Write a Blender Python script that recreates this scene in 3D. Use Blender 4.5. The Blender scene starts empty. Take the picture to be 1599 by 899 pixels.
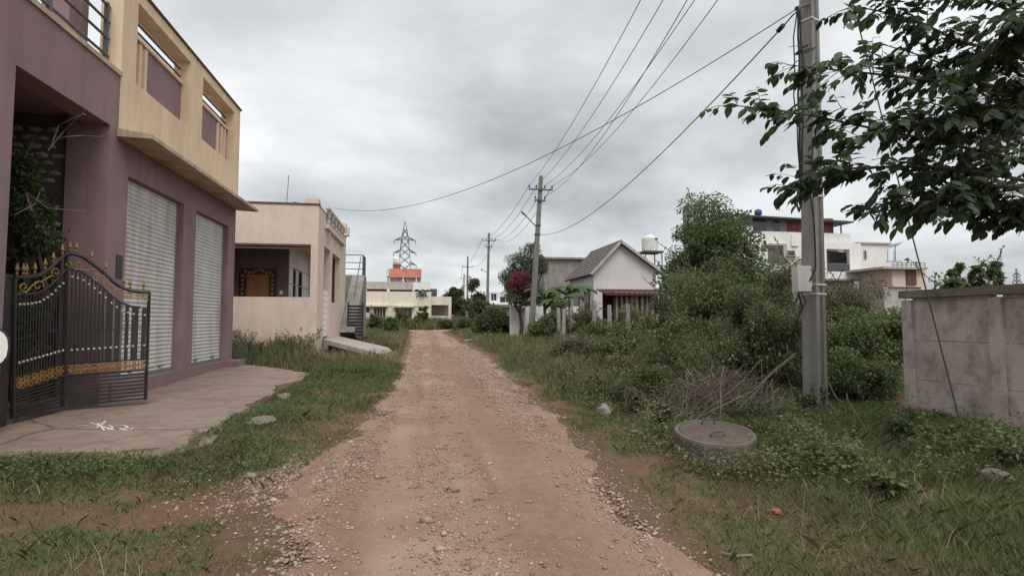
import bpy, math, random, zlib
import numpy as np
from mathutils import Vector, Matrix, noise as mnoise

# ------------------------------------------------------------------ camera, sky, sun, exposure
SC = bpy.context.scene
COL = SC.collection
F = 880.0
YAW = math.atan(150 / F)
PIT = math.atan(51 / F)
CAM = np.array([0, 0, 1.35])
cam_d = bpy.data.cameras.new('camera')
cam_d.sensor_width = 36
cam_d.lens = 36 * F / 1599
cam_d.clip_start = 0.05
cam_d.clip_end = 3000
cam = bpy.data.objects.new('camera', cam_d)
COL.objects.link(cam)
cam.location = CAM
cam.rotation_euler = (math.pi / 2 + PIT, 0, -YAW)
SC.camera = cam

SUN_EL, SUN_ROT = math.radians(58), math.radians(172)
W = bpy.data.worlds.new('World')
SC.world = W
W.use_nodes = True
wn, wl = W.node_tree.nodes, W.node_tree.links
wn.clear()
def wnode(t, **k):
    n = wn.new(t)
    for a, b in k.items():
        setattr(n, a, b)
    return n
w_out = wnode('ShaderNodeOutputWorld')
w_bg = wnode('ShaderNodeBackground')
w_sky = wnode('ShaderNodeTexSky', sky_type='NISHITA', sun_disc=False)
w_sky.sun_elevation = SUN_EL
w_sky.sun_rotation = SUN_ROT
w_tc = wnode('ShaderNodeTexCoord')
w_sep = wnode('ShaderNodeSeparateXYZ')
wl.new(w_tc.outputs['Generated'], w_sep.inputs[0])
w_z = wnode('ShaderNodeMath', operation='MAXIMUM')
wl.new(w_sep.outputs[2], w_z.inputs[0]); w_z.inputs[1].default_value = 0.0
w_zz = wnode('ShaderNodeMath', operation='ADD')
wl.new(w_z.outputs[0], w_zz.inputs[0]); w_zz.inputs[1].default_value = 0.22
w_dx = wnode('ShaderNodeMath', operation='DIVIDE')
w_dy = wnode('ShaderNodeMath', operation='DIVIDE')
wl.new(w_sep.outputs[0], w_dx.inputs[0]); wl.new(w_zz.outputs[0], w_dx.inputs[1])
wl.new(w_sep.outputs[1], w_dy.inputs[0]); wl.new(w_zz.outputs[0], w_dy.inputs[1])
w_cmb = wnode('ShaderNodeCombineXYZ')
wl.new(w_dx.outputs[0], w_cmb.inputs[0]); wl.new(w_dy.outputs[0], w_cmb.inputs[1])
w_cmb.inputs[2].default_value = 4.3
w_n1 = wnode('ShaderNodeTexNoise')
w_n1.inputs['Scale'].default_value = 0.55
w_n1.inputs['Detail'].default_value = 9
w_n1.inputs['Roughness'].default_value = 0.54
w_n1.inputs['Distortion'].default_value = 0.25
wl.new(w_cmb.outputs[0], w_n1.inputs['Vector'])
w_rp = wnode('ShaderNodeValToRGB')
e = w_rp.color_ramp.elements
e[0].position, e[0].color = 0.37, (2.75, 2.87, 2.95, 1)
e[1].position, e[1].color = 0.60, (6.5, 6.65, 6.7, 1)
m_ = w_rp.color_ramp.elements.new(0.48)
m_.color = (4.55, 4.68, 4.75, 1)
w_n2 = wnode('ShaderNodeTexNoise')
w_n2.inputs['Scale'].default_value = 1.9
w_n2.inputs['Detail'].default_value = 6
w_n2.inputs['Roughness'].default_value = 0.5
wl.new(w_cmb.outputs[0], w_n2.inputs['Vector'])
w_mx = wnode('ShaderNodeMixRGB')
w_mx.inputs[0].default_value = 0.32
wl.new(w_n1.outputs['Fac'], w_mx.inputs[1]); wl.new(w_n2.outputs['Fac'], w_mx.inputs[2])
wl.new(w_mx.outputs[0], w_rp.inputs[0])
w_mix = wnode('ShaderNodeMixRGB')
w_mix.inputs[0].default_value = 0.93
wl.new(w_sky.outputs[0], w_mix.inputs[1])
wl.new(w_rp.outputs[0], w_mix.inputs[2])
wl.new(w_mix.outputs[0], w_bg.inputs[0])
w_bg.inputs[1].default_value = 0.1
wl.new(w_bg.outputs[0], w_out.inputs[0])

sun_d = bpy.data.lights.new('sun', 'SUN')
sun_d.energy = 1.5
sun_d.angle = math.radians(45)
sun_d.color = (1, 0.97, 0.93)
sun = bpy.data.objects.new('sun', sun_d)
COL.objects.link(sun)
_sd = Vector((math.sin(SUN_ROT) * math.cos(SUN_EL), math.cos(SUN_ROT) * math.cos(SUN_EL), math.sin(SUN_EL)))
sun.rotation_euler = (-_sd).to_track_quat('-Z', 'Y').to_euler()
sun.location = (0, -20, 40)
vs = SC.view_settings
vs.view_transform = 'Standard'
vs.look = 'None'
vs.exposure = 0.74
vs.gamma = 1
vs.use_curve_mapping = False

# ------------------------------------------------------------------ pixel -> place helpers
_cy, _sy, _cp, _sp = math.cos(YAW), math.sin(YAW), math.cos(PIT), math.sin(PIT)
FW = np.array([_sy * _cp, _cy * _cp, _sp]); RT = np.array([_cy, -_sy, 0]); UP = np.cross(RT, FW)
def ray(px, py): return FW + RT * (px - 799.5) / F + UP * (449.5 - py) / F
def on_x(px, py, X): d = ray(px, py); return CAM + d * X / d[0]
def on_y(px, py, Y): d = ray(px, py); return CAM + d * Y / d[1]
def on_z(px, py, z): d = ray(px, py); return CAM + d * (z - CAM[2]) / d[2]
def at(px, py, D): return CAM + ray(px, py) * D
def on_seg(px, py, A, B):
    n = np.array([-(B[1] - A[1]), B[0] - A[0], 0]); d = ray(px, py)
    t = ((A[0] - CAM[0]) * n[0] + (A[1] - CAM[1]) * n[1]) / (d[0] * n[0] + d[1] * n[1])
    return CAM + d * t

rng = np.random.default_rng(7)
random.seed(7)
def sst(a, b, x):
    t = np.clip((x - a) / (b - a), 0, 1); return t * t * (3 - 2 * t)
_T = np.random.default_rng(3).random((256, 256))
def vn(x, y, s=1.0, o=0):
    x = np.asarray(x, float) * s + 37.3 + o * 17.7; y = np.asarray(y, float) * s + 91.1 + o * 5.3
    xi = np.floor(x).astype(int); yi = np.floor(y).astype(int); fx = x - xi; fy = y - yi
    fx = fx * fx * (3 - 2 * fx); fy = fy * fy * (3 - 2 * fy)
    g = lambda a, b: _T[a % 256, b % 256]
    return (g(xi, yi) * (1 - fx) + g(xi + 1, yi) * fx) * (1 - fy) + (g(xi, yi + 1) * (1 - fx) + g(xi + 1, yi + 1) * fx) * fy
def road_l(y): return np.interp(y, [-10, 3, 4.3, 5.3, 7, 9, 12, 19, 30, 48], [-.65, -.68, -.85, -.88, -.6, -.48, -.3, -.2, -.2, -.25])
def road_r(y): return np.interp(y, [-10, 3, 6, 9, 12, 19, 30, 44, 48], [1.4, 1.45, 1.7, 1.84, 1.95, 2.2, 2.15, 2.0, 2.3])
def hz(x, y):
    x = np.asarray(x, float); y = np.asarray(y, float)
    z = .0105 * np.clip(y - 4, 0, 46)
    z = z + .28 * sst(-2.0, -3.6, x) * sst(14, 18, y) * (1 - sst(30, 40, y))
    z = z + .03 * sst(2.4, 5, x) * (1 - sst(42, 48, y))
    z = z + .085 * sst(-1.2, -1.9, x) * sst(4.4, 5.2, y) * (1 - sst(12.5, 14.5, y))
    z = z - .14 * sst(-2.5, -2.8, x) * sst(6.0, 6.4, y) * (1 - sst(13, 14, y))
    near = 1 - sst(50, 70, np.abs(y))
    off = np.maximum(road_l(y) - x, x - road_r(y))
    ver = sst(0, .8, off) * (1 - .65 * sst(-1.4, -2.0, x) * sst(4.6, 5.2, y) * (1 - sst(13, 15, y)))
    z = z + near * ((vn(x, y, .9) - .5) * .10 * ver + (vn(x, y, 3.1, 1) - .5) * .045 * (ver + .25) + (vn(x, y, 9, 2) - .5) * .018)
    z = z + .03 * np.exp(-(np.hypot(x - 2.97, y - 5.3) / .75) ** 2)
    c = (road_l(y) + road_r(y)) / 2
    rut = np.exp(-((x - .95) / .28) ** 2) + np.exp(-((x + .12) / .26) ** 2)
    z = z - .03 * rut * near
    return z
def offroad(x, y): return np.maximum(road_l(y) - x, x - road_r(y))
def hz1(x, y): return float(hz(x, y))

# ------------------------------------------------------------------ materials
def mat(name, col, col2=None, rough=.85, scale=3.0, detail=6, bump=.15, bscale=45, stain=None, stain_amt=0.0, stain_z=1.0,
        island=0.0, trans=0.0, cracks=0.0, metal=0.0, spec=.3, lo=.35, hi=.68):
    m = bpy.data.materials.new(name); m.use_nodes = True
    n, l = m.node_tree.nodes, m.node_tree.links
    b = n['Principled BSDF']
    b.inputs['Roughness'].default_value = rough
    b.inputs['Metallic'].default_value = metal
    b.inputs['Specular IOR Level'].default_value = spec
    if col2 is None: col2 = tuple(c * .78 for c in col)
    tc = n.new('ShaderNodeTexCoord')
    nz = n.new('ShaderNodeTexNoise'); nz.inputs['Scale'].default_value = scale; nz.inputs['Detail'].default_value = detail
    nz.inputs['Roughness'].default_value = .62
    l.new(tc.outputs['Object'], nz.inputs['Vector'])
    rp = n.new('ShaderNodeValToRGB'); rp.color_ramp.elements[0].position = lo; rp.color_ramp.elements[1].position = hi
    rp.color_ramp.elements[0].color = (*col2, 1); rp.color_ramp.elements[1].color = (*col, 1)
    l.new(nz.outputs['Fac'], rp.inputs[0])
    out = rp.outputs[0]
    if stain is not None:
        mp = n.new('ShaderNodeMapping'); mp.inputs['Scale'].default_value = (2.2, 2.2, .35 * stain_z)
        l.new(tc.outputs['Object'], mp.inputs[0])
        n2 = n.new('ShaderNodeTexNoise'); n2.inputs['Scale'].default_value = 1.6; n2.inputs['Detail'].default_value = 8
        n2.inputs['Roughness'].default_value = .7
        l.new(mp.outputs[0], n2.inputs['Vector'])
        r2 = n.new('ShaderNodeValToRGB'); r2.color_ramp.elements[0].position = .45; r2.color_ramp.elements[1].position = .68
        r2.color_ramp.elements[1].color = (stain_amt,) * 3 + (1,)
        l.new(n2.outputs['Fac'], r2.inputs[0])
        mx = n.new('ShaderNodeMixRGB'); mx.inputs[2].default_value = (*stain, 1)
        l.new(r2.outputs[0], mx.inputs[0]); l.new(out, mx.inputs[1]); out = mx.outputs[0]
    if cracks > 0:
        nw = n.new('ShaderNodeTexNoise'); nw.inputs['Scale'].default_value = 2.5; nw.inputs['Detail'].default_value = 6; l.new(tc.outputs['Object'], nw.inputs['Vector'])
        mv = n.new('ShaderNodeMixRGB'); mv.inputs[0].default_value = .18; l.new(tc.outputs['Object'], mv.inputs[1]); l.new(nw.outputs['Color'], mv.inputs[2])
        vc = n.new('ShaderNodeTexVoronoi'); vc.feature = 'DISTANCE_TO_EDGE'; vc.inputs['Scale'].default_value = cracks; l.new(mv.outputs[0], vc.inputs['Vector'])
        rc = n.new('ShaderNodeValToRGB'); rc.color_ramp.elements[0].position = .004; rc.color_ramp.elements[0].color = (.75, .75, .75, 1); rc.color_ramp.elements[1].position = .011; rc.color_ramp.elements[1].color = (0, 0, 0, 1)
        l.new(vc.outputs['Distance'], rc.inputs[0])
        mc_n = n.new('ShaderNodeMixRGB'); mc_n.inputs[2].default_value = (col[0] * .35, col[1] * .33, col[2] * .3, 1); l.new(rc.outputs[0], mc_n.inputs[0]); l.new(out, mc_n.inputs[1]); out = mc_n.outputs[0]
    if island > 0:
        g = n.new('ShaderNodeNewGeometry'); hs = n.new('ShaderNodeHueSaturation')
        mr = n.new('ShaderNodeMapRange'); mr.inputs[3].default_value = 1 - island; mr.inputs[4].default_value = 1 + island
        l.new(g.outputs['Random Per Island'], mr.inputs[0]); l.new(mr.outputs[0], hs.inputs['Value'])
        m2 = n.new('ShaderNodeMapRange'); m2.inputs[3].default_value = .5 + island * .07; m2.inputs[4].default_value = .5 - island * .05
        l.new(g.outputs['Random Per Island'], m2.inputs[0]); l.new(m2.outputs[0], hs.inputs['Hue'])
        l.new(out, hs.inputs['Color']); out = hs.outputs[0]
    l.new(out, b.inputs['Base Color'])
    if bump > 0:
        n3 = n.new('ShaderNodeTexNoise'); n3.inputs['Scale'].default_value = bscale; n3.inputs['Detail'].default_value = 4
        l.new(tc.outputs['Object'], n3.inputs['Vector'])
        bp = n.new('ShaderNodeBump'); bp.inputs['Strength'].default_value = bump; bp.inputs['Distance'].default_value = .02
        l.new(n3.outputs['Fac'], bp.inputs['Height']); l.new(bp.outputs[0], b.inputs['Normal'])
    if trans > 0:
        t = n.new('ShaderNodeBsdfTranslucent'); ms = n.new('ShaderNodeMixShader'); ms.inputs[0].default_value = trans
        l.new(out, t.inputs[0]); l.new(b.outputs[0], ms.inputs[1]); l.new(t.outputs[0], ms.inputs[2])
        l.new(ms.outputs[0], n['Material Output'].inputs['Surface'])
    return m

M = {}
M['mauve'] = mat('mauve_paint', (.29, .198, .205), (.25, .168, .175), scale=1.3, stain=(.15, .11, .105), stain_amt=.5, bump=.12)
M['mauve_dirty'] = mat('mud_splashed_mauve', (.26, .185, .185), (.20, .145, .14), scale=4, stain=(.24, .165, .125), stain_amt=.85, stain_z=3, bump=.25)
M['yellow'] = mat('yellow_paint', (.75, .595, .40), (.70, .55, .365), scale=1.1, stain=(.42, .32, .22), stain_amt=.45, bump=.1)
M['cream_trim'] = mat('cream_trim', (.55, .45, .32), stain=(.2, .16, .12), stain_amt=.7)
M['shutter'] = mat('shutter_metal', (.62, .60, .57), (.55, .53, .50), rough=.55, scale=2, bump=.03, stain=(.27, .19, .14), stain_amt=.55)
M['rail_dark'] = mat('dark_rail_paint', (.07, .08, .085), rough=.45, bump=.03, spec=.5)
M['black_iron'] = mat('black_iron', (.022, .022, .024), (.035, .03, .027), rough=.5, bump=.06, spec=.45)
M['gold'] = mat('gold_paint', (.40, .25, .09), (.20, .11, .04), rough=.55, scale=18, bump=.08, spec=.4, metal=.2)
M['silver'] = mat('pale_metal', (.55, .5, .42), rough=.4, bump=.02, spec=.5)
M['cladding'] = mat('mortar_dark', (.13, .115, .10), bump=.4)
M['clad_stone'] = mat('clad_stone', (.52, .44, .38), (.30, .24, .21), scale=7, bump=.35, bscale=30)
M['cream'] = mat('cream_paint', (.67, .555, .47), (.61, .50, .42), scale=.9, stain=(.40, .32, .25), stain_amt=.42, stain_z=2.2, bump=.08)
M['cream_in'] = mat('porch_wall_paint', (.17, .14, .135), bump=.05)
M['brown_trim'] = mat('brown_trim', (.14, .08, .065))
M['wood'] = mat('door_wood', (.33, .145, .055), (.21, .085, .035), rough=.4, scale=9, bump=.08, spec=.5)
M['wood_dark'] = mat('carved_dark_wood', (.055, .03, .022), rough=.5)
M['wood_gold'] = mat('carved_gold_wood', (.30, .19, .09), rough=.5)
M['pale_wall'] = mat('pale_wall', (.74, .68, .56), (.68, .61, .50), scale=.7, stain=(.42, .37, .3), stain_amt=.4, bump=.05)
M['greyish'] = mat('grey_plaster', (.45, .42, .38), stain=(.25, .22, .2), stain_amt=.5)
M['orange'] = mat('orange_paint', (.60, .25, .18), scale=.8, bump=.05)
M['dark_open'] = mat('dark_interior', (.035, .032, .03), bump=0)
M['glass'] = mat('window_glass', (.05, .06, .065), rough=.12, bump=0, spec=.6)
M['white'] = mat('white_paint', (.76, .755, .73), (.70, .69, .66), scale=.6, stain=(.45, .43, .4), stain_amt=.35, bump=.05)
M['gable_wall'] = mat('gable_plaster', (.62, .58, .575), (.56, .525, .52), scale=.7, stain=(.42, .39, .38), stain_amt=.35, bump=.06)
M['roof_tile'] = mat('roof_tile', (.165, .152, .148), (.12, .108, .104), rough=.7, bump=.1)
M['maroon'] = mat('maroon_sheet', (.075, .03, .026), rough=.75, bump=.04)
M['redpanel'] = mat('red_panel', (.24, .055, .045), rough=.5, bump=.03)
M['conc'] = mat('old_concrete', (.30, .275, .25), (.215, .195, .175), scale=2.2, bump=.3, stain=(.12, .11, .10), stain_amt=.6)
M['ramp'] = mat('pale_concrete', (.44, .40, .355), (.34, .305, .27), scale=2, bump=.2, stain=(.2, .18, .16), stain_amt=.5, stain_z=5)
M['lid'] = mat('manhole_lid', (.135, .10, .082), (.09, .068, .055), scale=5, bump=.35)
M['mossy'] = mat('mossy_concrete', (.165, .14, .11), (.095, .085, .06), scale=6, bump=.4)
M['pole'] = mat('pole_concrete', (.265, .255, .24), (.20, .19, .178), scale=3, bump=.25, stain=(.12, .11, .095), stain_amt=.85, stain_z=.4)
M['wallpanel'] = mat('precast_panel', (.62, .525, .475), (.48, .395, .355), scale=1.6, bump=.3, bscale=25, stain=(.20, .17, .15), stain_amt=.85, stain_z=5)
M['coping'] = mat('mossy_coping', (.24, .205, .155), (.13, .12, .085), scale=4, bump=.35)
M['steel'] = mat('galvanised_steel', (.24, .25, .26), rough=.5, bump=.04, metal=.3)
M['pylon'] = mat('pylon_steel', (.13, .135, .14), rough=.7, bump=0)
M['dark_steel'] = mat('weathered_steel', (.09, .09, .09), rough=.6, bump=.05)
M['ceramic'] = mat('insulator_ceramic', (.09, .05, .04), rough=.25, bump=0, spec=.6)
M['cable'] = mat('black_cable', (.022, .022, .024), rough=.6, bump=0)
M['wire'] = mat('aluminium_wire', (.10, .10, .105), rough=.5, bump=0)
M['boxgrey'] = mat('box_grey', (.60, .58, .52), rough=.5, bump=.05, stain=(.25, .22, .18), stain_amt=.5)
M['tank'] = mat('tank_plastic', (.74, .74, .70), rough=.45, bump=.02)
M['blue'] = mat('blue_plastic', (.04, .10, .26), rough=.4, bump=0)
M['granite'] = mat('granite_post', (.34, .32, .29), (.22, .205, .185), scale=6, bump=.4, bscale=22)
M['brick'] = mat('red_brick', (.33, .13, .08), (.22, .085, .055), scale=7, bump=.4)
M['rock'] = mat('rock', (.23, .195, .165), (.14, .115, .098), scale=6, bump=.4, bscale=18)
M['rock_pale'] = mat('pale_rock', (.31, .28, .25), (.21, .185, .165), scale=6, bump=.4, bscale=18)
M['chalk'] = mat('chalk', (.78, .76, .72), (.50, .47, .44), scale=40, bump=0)
M['bark'] = mat('bark', (.12, .09, .065), (.07, .05, .04), scale=12, bump=.5, bscale=25)
M['dry'] = mat('dry_twig', (.30, .245, .195), (.19, .15, .115), scale=6, bump=.2, island=.3)
M['pinkbark'] = mat('pale_bark', (.24, .15, .12), scale=8, bump=.3)
def leafm(name, c, isl=.35, tr=.40, rough=.5): return mat(name, tuple(v * 1.22 for v in c), (c[0] * .78, c[1] * .68, c[2] * .66), rough=rough, scale=2.4, detail=3, bump=0, island=isl, trans=tr, spec=.35)
M['leaf_banana'] = leafm('banana_leaf', (.075, .125, .045), .2, .35)
M['leaf_big'] = leafm('broad_leaf', (.065, .098, .046), .4, .42, .42)
M['leaf_olive'] = leafm('olive_leaf', (.158, .185, .085))
M['leaf_dark'] = leafm('dark_leaf', (.125, .152, .07))
M['leaf_green'] = leafm('green_leaf', (.135, .18, .075))
M['leaf_bright'] = leafm('bright_leaf', (.125, .18, .075))
M['leaf_dull'] = leafm('dull_leaf', (.172, .17, .095))
M['leaf_blue'] = leafm('bluish_leaf', (.13, .165, .105))
M['petal'] = leafm('magenta_petal', (.23, .05, .10), .35)
M['grass'] = mat('grass_blade', (.165, .215, .085), (.165, .165, .082), rough=.65, scale=.9, detail=4, bump=0, island=.28, trans=.35, lo=.40, hi=.60)
M['tallgrass'] = mat('tall_grass_blade', (.165, .205, .085), (.195, .185, .10), rough=.7, scale=.5, detail=4, bump=0, island=.3, trans=.35, lo=.42, hi=.6)
M['drygrass'] = leafm('dry_grass_blade', (.31, .25, .16), .35, .2, .8)

def soil_mat(name, road):
    m = bpy.data.materials.new(name); m.use_nodes = True
    n, l = m.node_tree.nodes, m.node_tree.links; b = n['Principled BSDF']
    b.inputs['Roughness'].default_value = .95; b.inputs['Specular IOR Level'].default_value = .15
    tc = n.new('ShaderNodeTexCoord')
    def noise(s, d=6, r=.6, off=0):
        k = n.new('ShaderNodeTexNoise'); k.inputs['Scale'].default_value = s; k.inputs['Detail'].default_value = d; k.inputs['Roughness'].default_value = r
        if off:
            mp = n.new('ShaderNodeMapping'); mp.inputs['Location'].default_value = (off, off * 2, 0); l.new(tc.outputs['Object'], mp.inputs[0]); l.new(mp.outputs[0], k.inputs['Vector'])
        else: l.new(tc.outputs['Object'], k.inputs['Vector'])
        return k.outputs['Fac']
    def ramp(f, *st):
        k = n.new('ShaderNodeValToRGB'); e = k.color_ramp.elements
        e[0].position, e[0].color = st[0][0], (*st[0][1], 1); e[1].position, e[1].color = st[-1][0], (*st[-1][1], 1)
        for p, c in st[1:-1]: e.new(p).color = (*c, 1)
        l.new(f, k.inputs[0]); return k.outputs[0]
    def mix(f, a, c):
        k = n.new('ShaderNodeMixRGB'); l.new(f, k.inputs[0]); l.new(a, k.inputs[1]); l.new(c, k.inputs[2]); return k.outputs[0]
    A = ramp(noise(.55), *(((.32, (.225, .130, .094)), (.55, (.345, .24, .187)), (.72, (.40, .305, .25))) if road else ((.32, (.125, .062, .042)), (.55, (.165, .088, .060)), (.72, (.20, .122, .088)))))
    fine = ramp(noise(55, 4, .7, 3), *(((.3, (.15, .085, .06)), (.5, (.29, .18, .13)), (.75, (.46, .36, .29))) if road else ((.3, (.08, .043, .03)), (.5, (.14, .078, .055)), (.75, (.22, .145, .108)))))
    pm = ramp(noise(1.1, 7, .65, 7), (.42, (.12, .12, .12)), (.66, (.62, .62, .62)))
    c = mix(pm, A, fine)
    if road:
        mp = n.new('ShaderNodeMapping'); mp.inputs['Scale'].default_value = (1.5, .11, 1); l.new(tc.outputs['Object'], mp.inputs[0])
        st = n.new('ShaderNodeTexNoise'); st.inputs['Scale'].default_value = 1.25; st.inputs['Detail'].default_value = 5; l.new(mp.outputs[0], st.inputs['Vector'])
        sm_ = ramp(st.outputs['Fac'], (.47, (0, 0, 0)), (.62, (.8, .8, .8)))
        red = ramp(noise(14, 6, .65, 9), (.3, (.20, .108, .078)), (.7, (.275, .165, .122)))
        c = mix(sm_, c, red)
        sx = n.new('ShaderNodeSeparateXYZ'); l.new(tc.outputs['Object'], sx.inputs[0])
        wob = n.new('ShaderNodeMath'); wob.operation = 'MULTIPLY_ADD'; l.new(noise(.7, 5, .6, 13), wob.inputs[0]); wob.inputs[1].default_value = .9; l.new(sx.outputs[0], wob.inputs[2])
        cen = n.new('ShaderNodeMath'); cen.operation = 'SUBTRACT'; l.new(wob.outputs[0], cen.inputs[0]); cen.inputs[1].default_value = 1.36
        ab = n.new('ShaderNodeMath'); ab.operation = 'ABSOLUTE'; l.new(cen.outputs[0], ab.inputs[0])
        strip = ramp(ab.outputs[0], (.08, (.75, .75, .75)), (.45, (0, 0, 0)))
        red2 = ramp(noise(10, 6, .65, 15), (.3, (.195, .110, .078)), (.7, (.28, .178, .132)))
        c = mix(strip, c, red2)
    if not road:
        dark = ramp(noise(8, 5, .6, 5), (.3, (.095, .068, .042)), (.7, (.165, .112, .074)))
        dm = ramp(noise(.8, 6, .6, 11), (.46, (.95, .95, .95)), (.68, (.2, .2, .2)))
        c = mix(dm, c, dark)
    vo = n.new('ShaderNodeTexVoronoi'); vo.inputs['Scale'].default_value = 52; l.new(tc.outputs['Object'], vo.inputs['Vector'])
    vm = ramp(vo.outputs['Distance'], (.18, (1, 1, 1)), (.34, (0, 0, 0)))
    vs_ = n.new('ShaderNodeSeparateColor'); l.new(vo.outputs['Color'], vs_.inputs[0])
    pick = ramp(vs_.outputs[0], (.52 if road else .86, (0, 0, 0)), (.6 if road else .9, (.8, .8, .8)))
    mm = n.new('ShaderNodeMixRGB'); mm.blend_type = 'MULTIPLY'; mm.inputs[0].default_value = 1; l.new(vm, mm.inputs[1]); l.new(pick, mm.inputs[2])
    peb = ramp(vs_.outputs[1], (0, (.24, .18, .14)), (1, (.50, .42, .35)))
    c = mix(mm.outputs[0], c, peb)
    l.new(c, b.inputs['Base Color'])
    ad = n.new('ShaderNodeMath'); ad.operation = 'ADD'; l.new(noise(30, 8, .75), ad.inputs[0]); l.new(mm.outputs[0], ad.inputs[1])
    bp = n.new('ShaderNodeBump'); bp.inputs['Strength'].default_value = .55; bp.inputs['Distance'].default_value = .03
    l.new(ad.outputs[0], bp.inputs['Height']); l.new(bp.outputs[0], b.inputs['Normal'])
    return m
M['soil'] = soil_mat('verge_soil', False)
M['road'] = soil_mat('dirt_road', True)
M['stone'] = mat('gravel_stone', (.41, .31, .25), (.25, .17, .13), scale=5, bump=.3, island=.38)
M['apron'] = mat('worn_concrete', (.30, .23, .185), (.22, .165, .135), scale=.9, bump=.25, bscale=35, stain=(.15, .11, .09), stain_amt=.75, stain_z=6, cracks=.42)

# ------------------------------------------------------------------ mesh helpers
class MB:
    def __init__(s): s.v = []; s.f = []
    def add(s, vs_, fs):
        o = len(s.v); s.v += [tuple(map(float, p)) for p in vs_]; s.f += [tuple(i + o for i in f) for f in fs]; return s
    def box(s, x0, x1, y0, y1, z0, z1):
        x0, x1 = min(x0, x1), max(x0, x1); y0, y1 = min(y0, y1), max(y0, y1); z0, z1 = min(z0, z1), max(z0, z1)
        return s.add([(x0, y0, z0), (x1, y0, z0), (x1, y1, z0), (x0, y1, z0), (x0, y0, z1), (x1, y0, z1), (x1, y1, z1), (x0, y1, z1)],
                     [(0, 3, 2, 1), (4, 5, 6, 7), (0, 1, 5, 4), (1, 2, 6, 5), (2, 3, 7, 6), (3, 0, 4, 7)])
    def prism(s, pts, d):                       # closed polygon pts (3-D, planar) pushed by vector d
        n = len(pts); d = np.array(d, float)
        vs_ = [np.array(p, float) for p in pts] + [np.array(p, float) + d for p in pts]
        return s.add(vs_, [tuple(range(n - 1, -1, -1)), tuple(range(n, 2 * n))] + [(i, (i + 1) % n, (i + 1) % n + n, i + n) for i in range(n)])
    def tube(s, pts, r, n=6, r1=None):
        pts = [np.array(p, float) for p in pts]; k = len(pts)
        rad = r if hasattr(r, '__len__') else [r + (r1 - r) * i / (k - 1) if r1 is not None else r for i in range(k)]
        vs_ = []; pu = None
        for i, p in enumerate(pts):
            t = pts[min(i + 1, k - 1)] - pts[max(i - 1, 0)]; L = np.linalg.norm(t); t = t / L if L > 1e-9 else np.array([0, 0, 1.])
            if pu is None: a = np.array([0, 0, 1.]) if abs(t[2]) < .9 else np.array([1., 0, 0])
            else: a = pu
            u = a - t * (a @ t); u /= np.linalg.norm(u) + 1e-12; w = np.cross(t, u); pu = u
            for j in range(n):
                q = 2 * math.pi * (j + .5) / n; vs_.append(p + rad[i] * (u * math.cos(q) + w * math.sin(q)))
        fs = [(i * n + j, i * n + (j + 1) % n, (i + 1) * n + (j + 1) % n, (i + 1) * n + j) for i in range(k - 1) for j in range(n)]
        fs += [tuple(range(n - 1, -1, -1)), tuple(range((k - 1) * n, k * n))]
        return s.add(vs_, fs)
    def bar(s, a, b, w, h): # rectangular bar from a to b
        a = np.array(a, float); b = np.array(b, float); t = (b - a) / np.linalg.norm(b - a)
        r_ = np.array([0, 0, 1.]) if abs(t[2]) < .95 else np.array([0, 1., 0])
        u = np.cross(t, r_); u /= np.linalg.norm(u); v = np.cross(u, t)
        o = [u * w / 2 + v * h / 2, -u * w / 2 + v * h / 2, -u * w / 2 - v * h / 2, u * w / 2 - v * h / 2]
        return s.add([a + q for q in o] + [b + q for q in o], [(0, 1, 2, 3), (7, 6, 5, 4), (0, 4, 5, 1), (1, 5, 6, 2), (2, 6, 7, 3), (3, 7, 4, 0)])
    def lathe(s, c, prof, n=12):               # prof: (radius, z)
        k = len(prof); vs_ = []
        for r, z in prof:
            for j in range(n):
                q = 2 * math.pi * j / n; vs_.append((c[0] + r * math.cos(q), c[1] + r * math.sin(q), c[2] + z))
        fs = [(i * n + j, i * n + (j + 1) % n, (i + 1) * n + (j + 1) % n, (i + 1) * n + j) for i in range(k - 1) for j in range(n)]
        fs += [tuple(range(n - 1, -1, -1)), tuple(range((k - 1) * n, k * n))]
        return s.add(vs_, fs)
    def ball(s, c, r, n=8):
        return s.lathe(c, [(r * math.sin(math.pi * i / 5) + 1e-4, -r * math.cos(math.pi * i / 5)) for i in range(6)], n)
    def wall_y(s, x0, x1, z0, z1, y0, y1, holes):  # wall slab facing -y with rectangular holes (x0,x1,z0,z1)
        xs = sorted({x0, x1, *[h[0] for h in holes], *[h[1] for h in holes]}); zs = sorted({z0, z1, *[h[2] for h in holes], *[h[3] for h in holes]})
        xs = [v for v in xs if x0 <= v <= x1]; zs = [v for v in zs if z0 <= v <= z1]
        inside = lambda x, z: any(h[0] < x < h[1] and h[2] < z < h[3] for h in holes)
        for i in range(len(xs) - 1):
            run = None
            for j in range(len(zs)):
                solid = j < len(zs) - 1 and not inside((xs[i] + xs[i + 1]) / 2, (zs[j] + zs[j + 1]) / 2)
                if solid and run is None: run = zs[j]
                if not solid and run is not None: s.box(xs[i], xs[i + 1], y0, y1, run, zs[j]); run = None
        return s
    def wall_x(s, y0, y1, z0, z1, x0, x1, holes):
        t = MB().wall_y(y0, y1, z0, z1, x0, x1, holes)
        return s.add([(v[1], v[0], v[2]) for v in t.v], [tuple(reversed(f)) for f in t.f])
    def mesh(s, name, m, smooth=False, off=None):
        me = bpy.data.meshes.new(name)
        vs_ = s.v if off is None else [(a - off[0], b - off[1], c - off[2]) for a, b, c in s.v]
        me.from_pydata(vs_, [], s.f); me.materials.append(M[m] if isinstance(m, str) else m)
        if smooth: me.polygons.foreach_set('use_smooth', [True] * len(me.polygons))
        me.update(); return me
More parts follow.
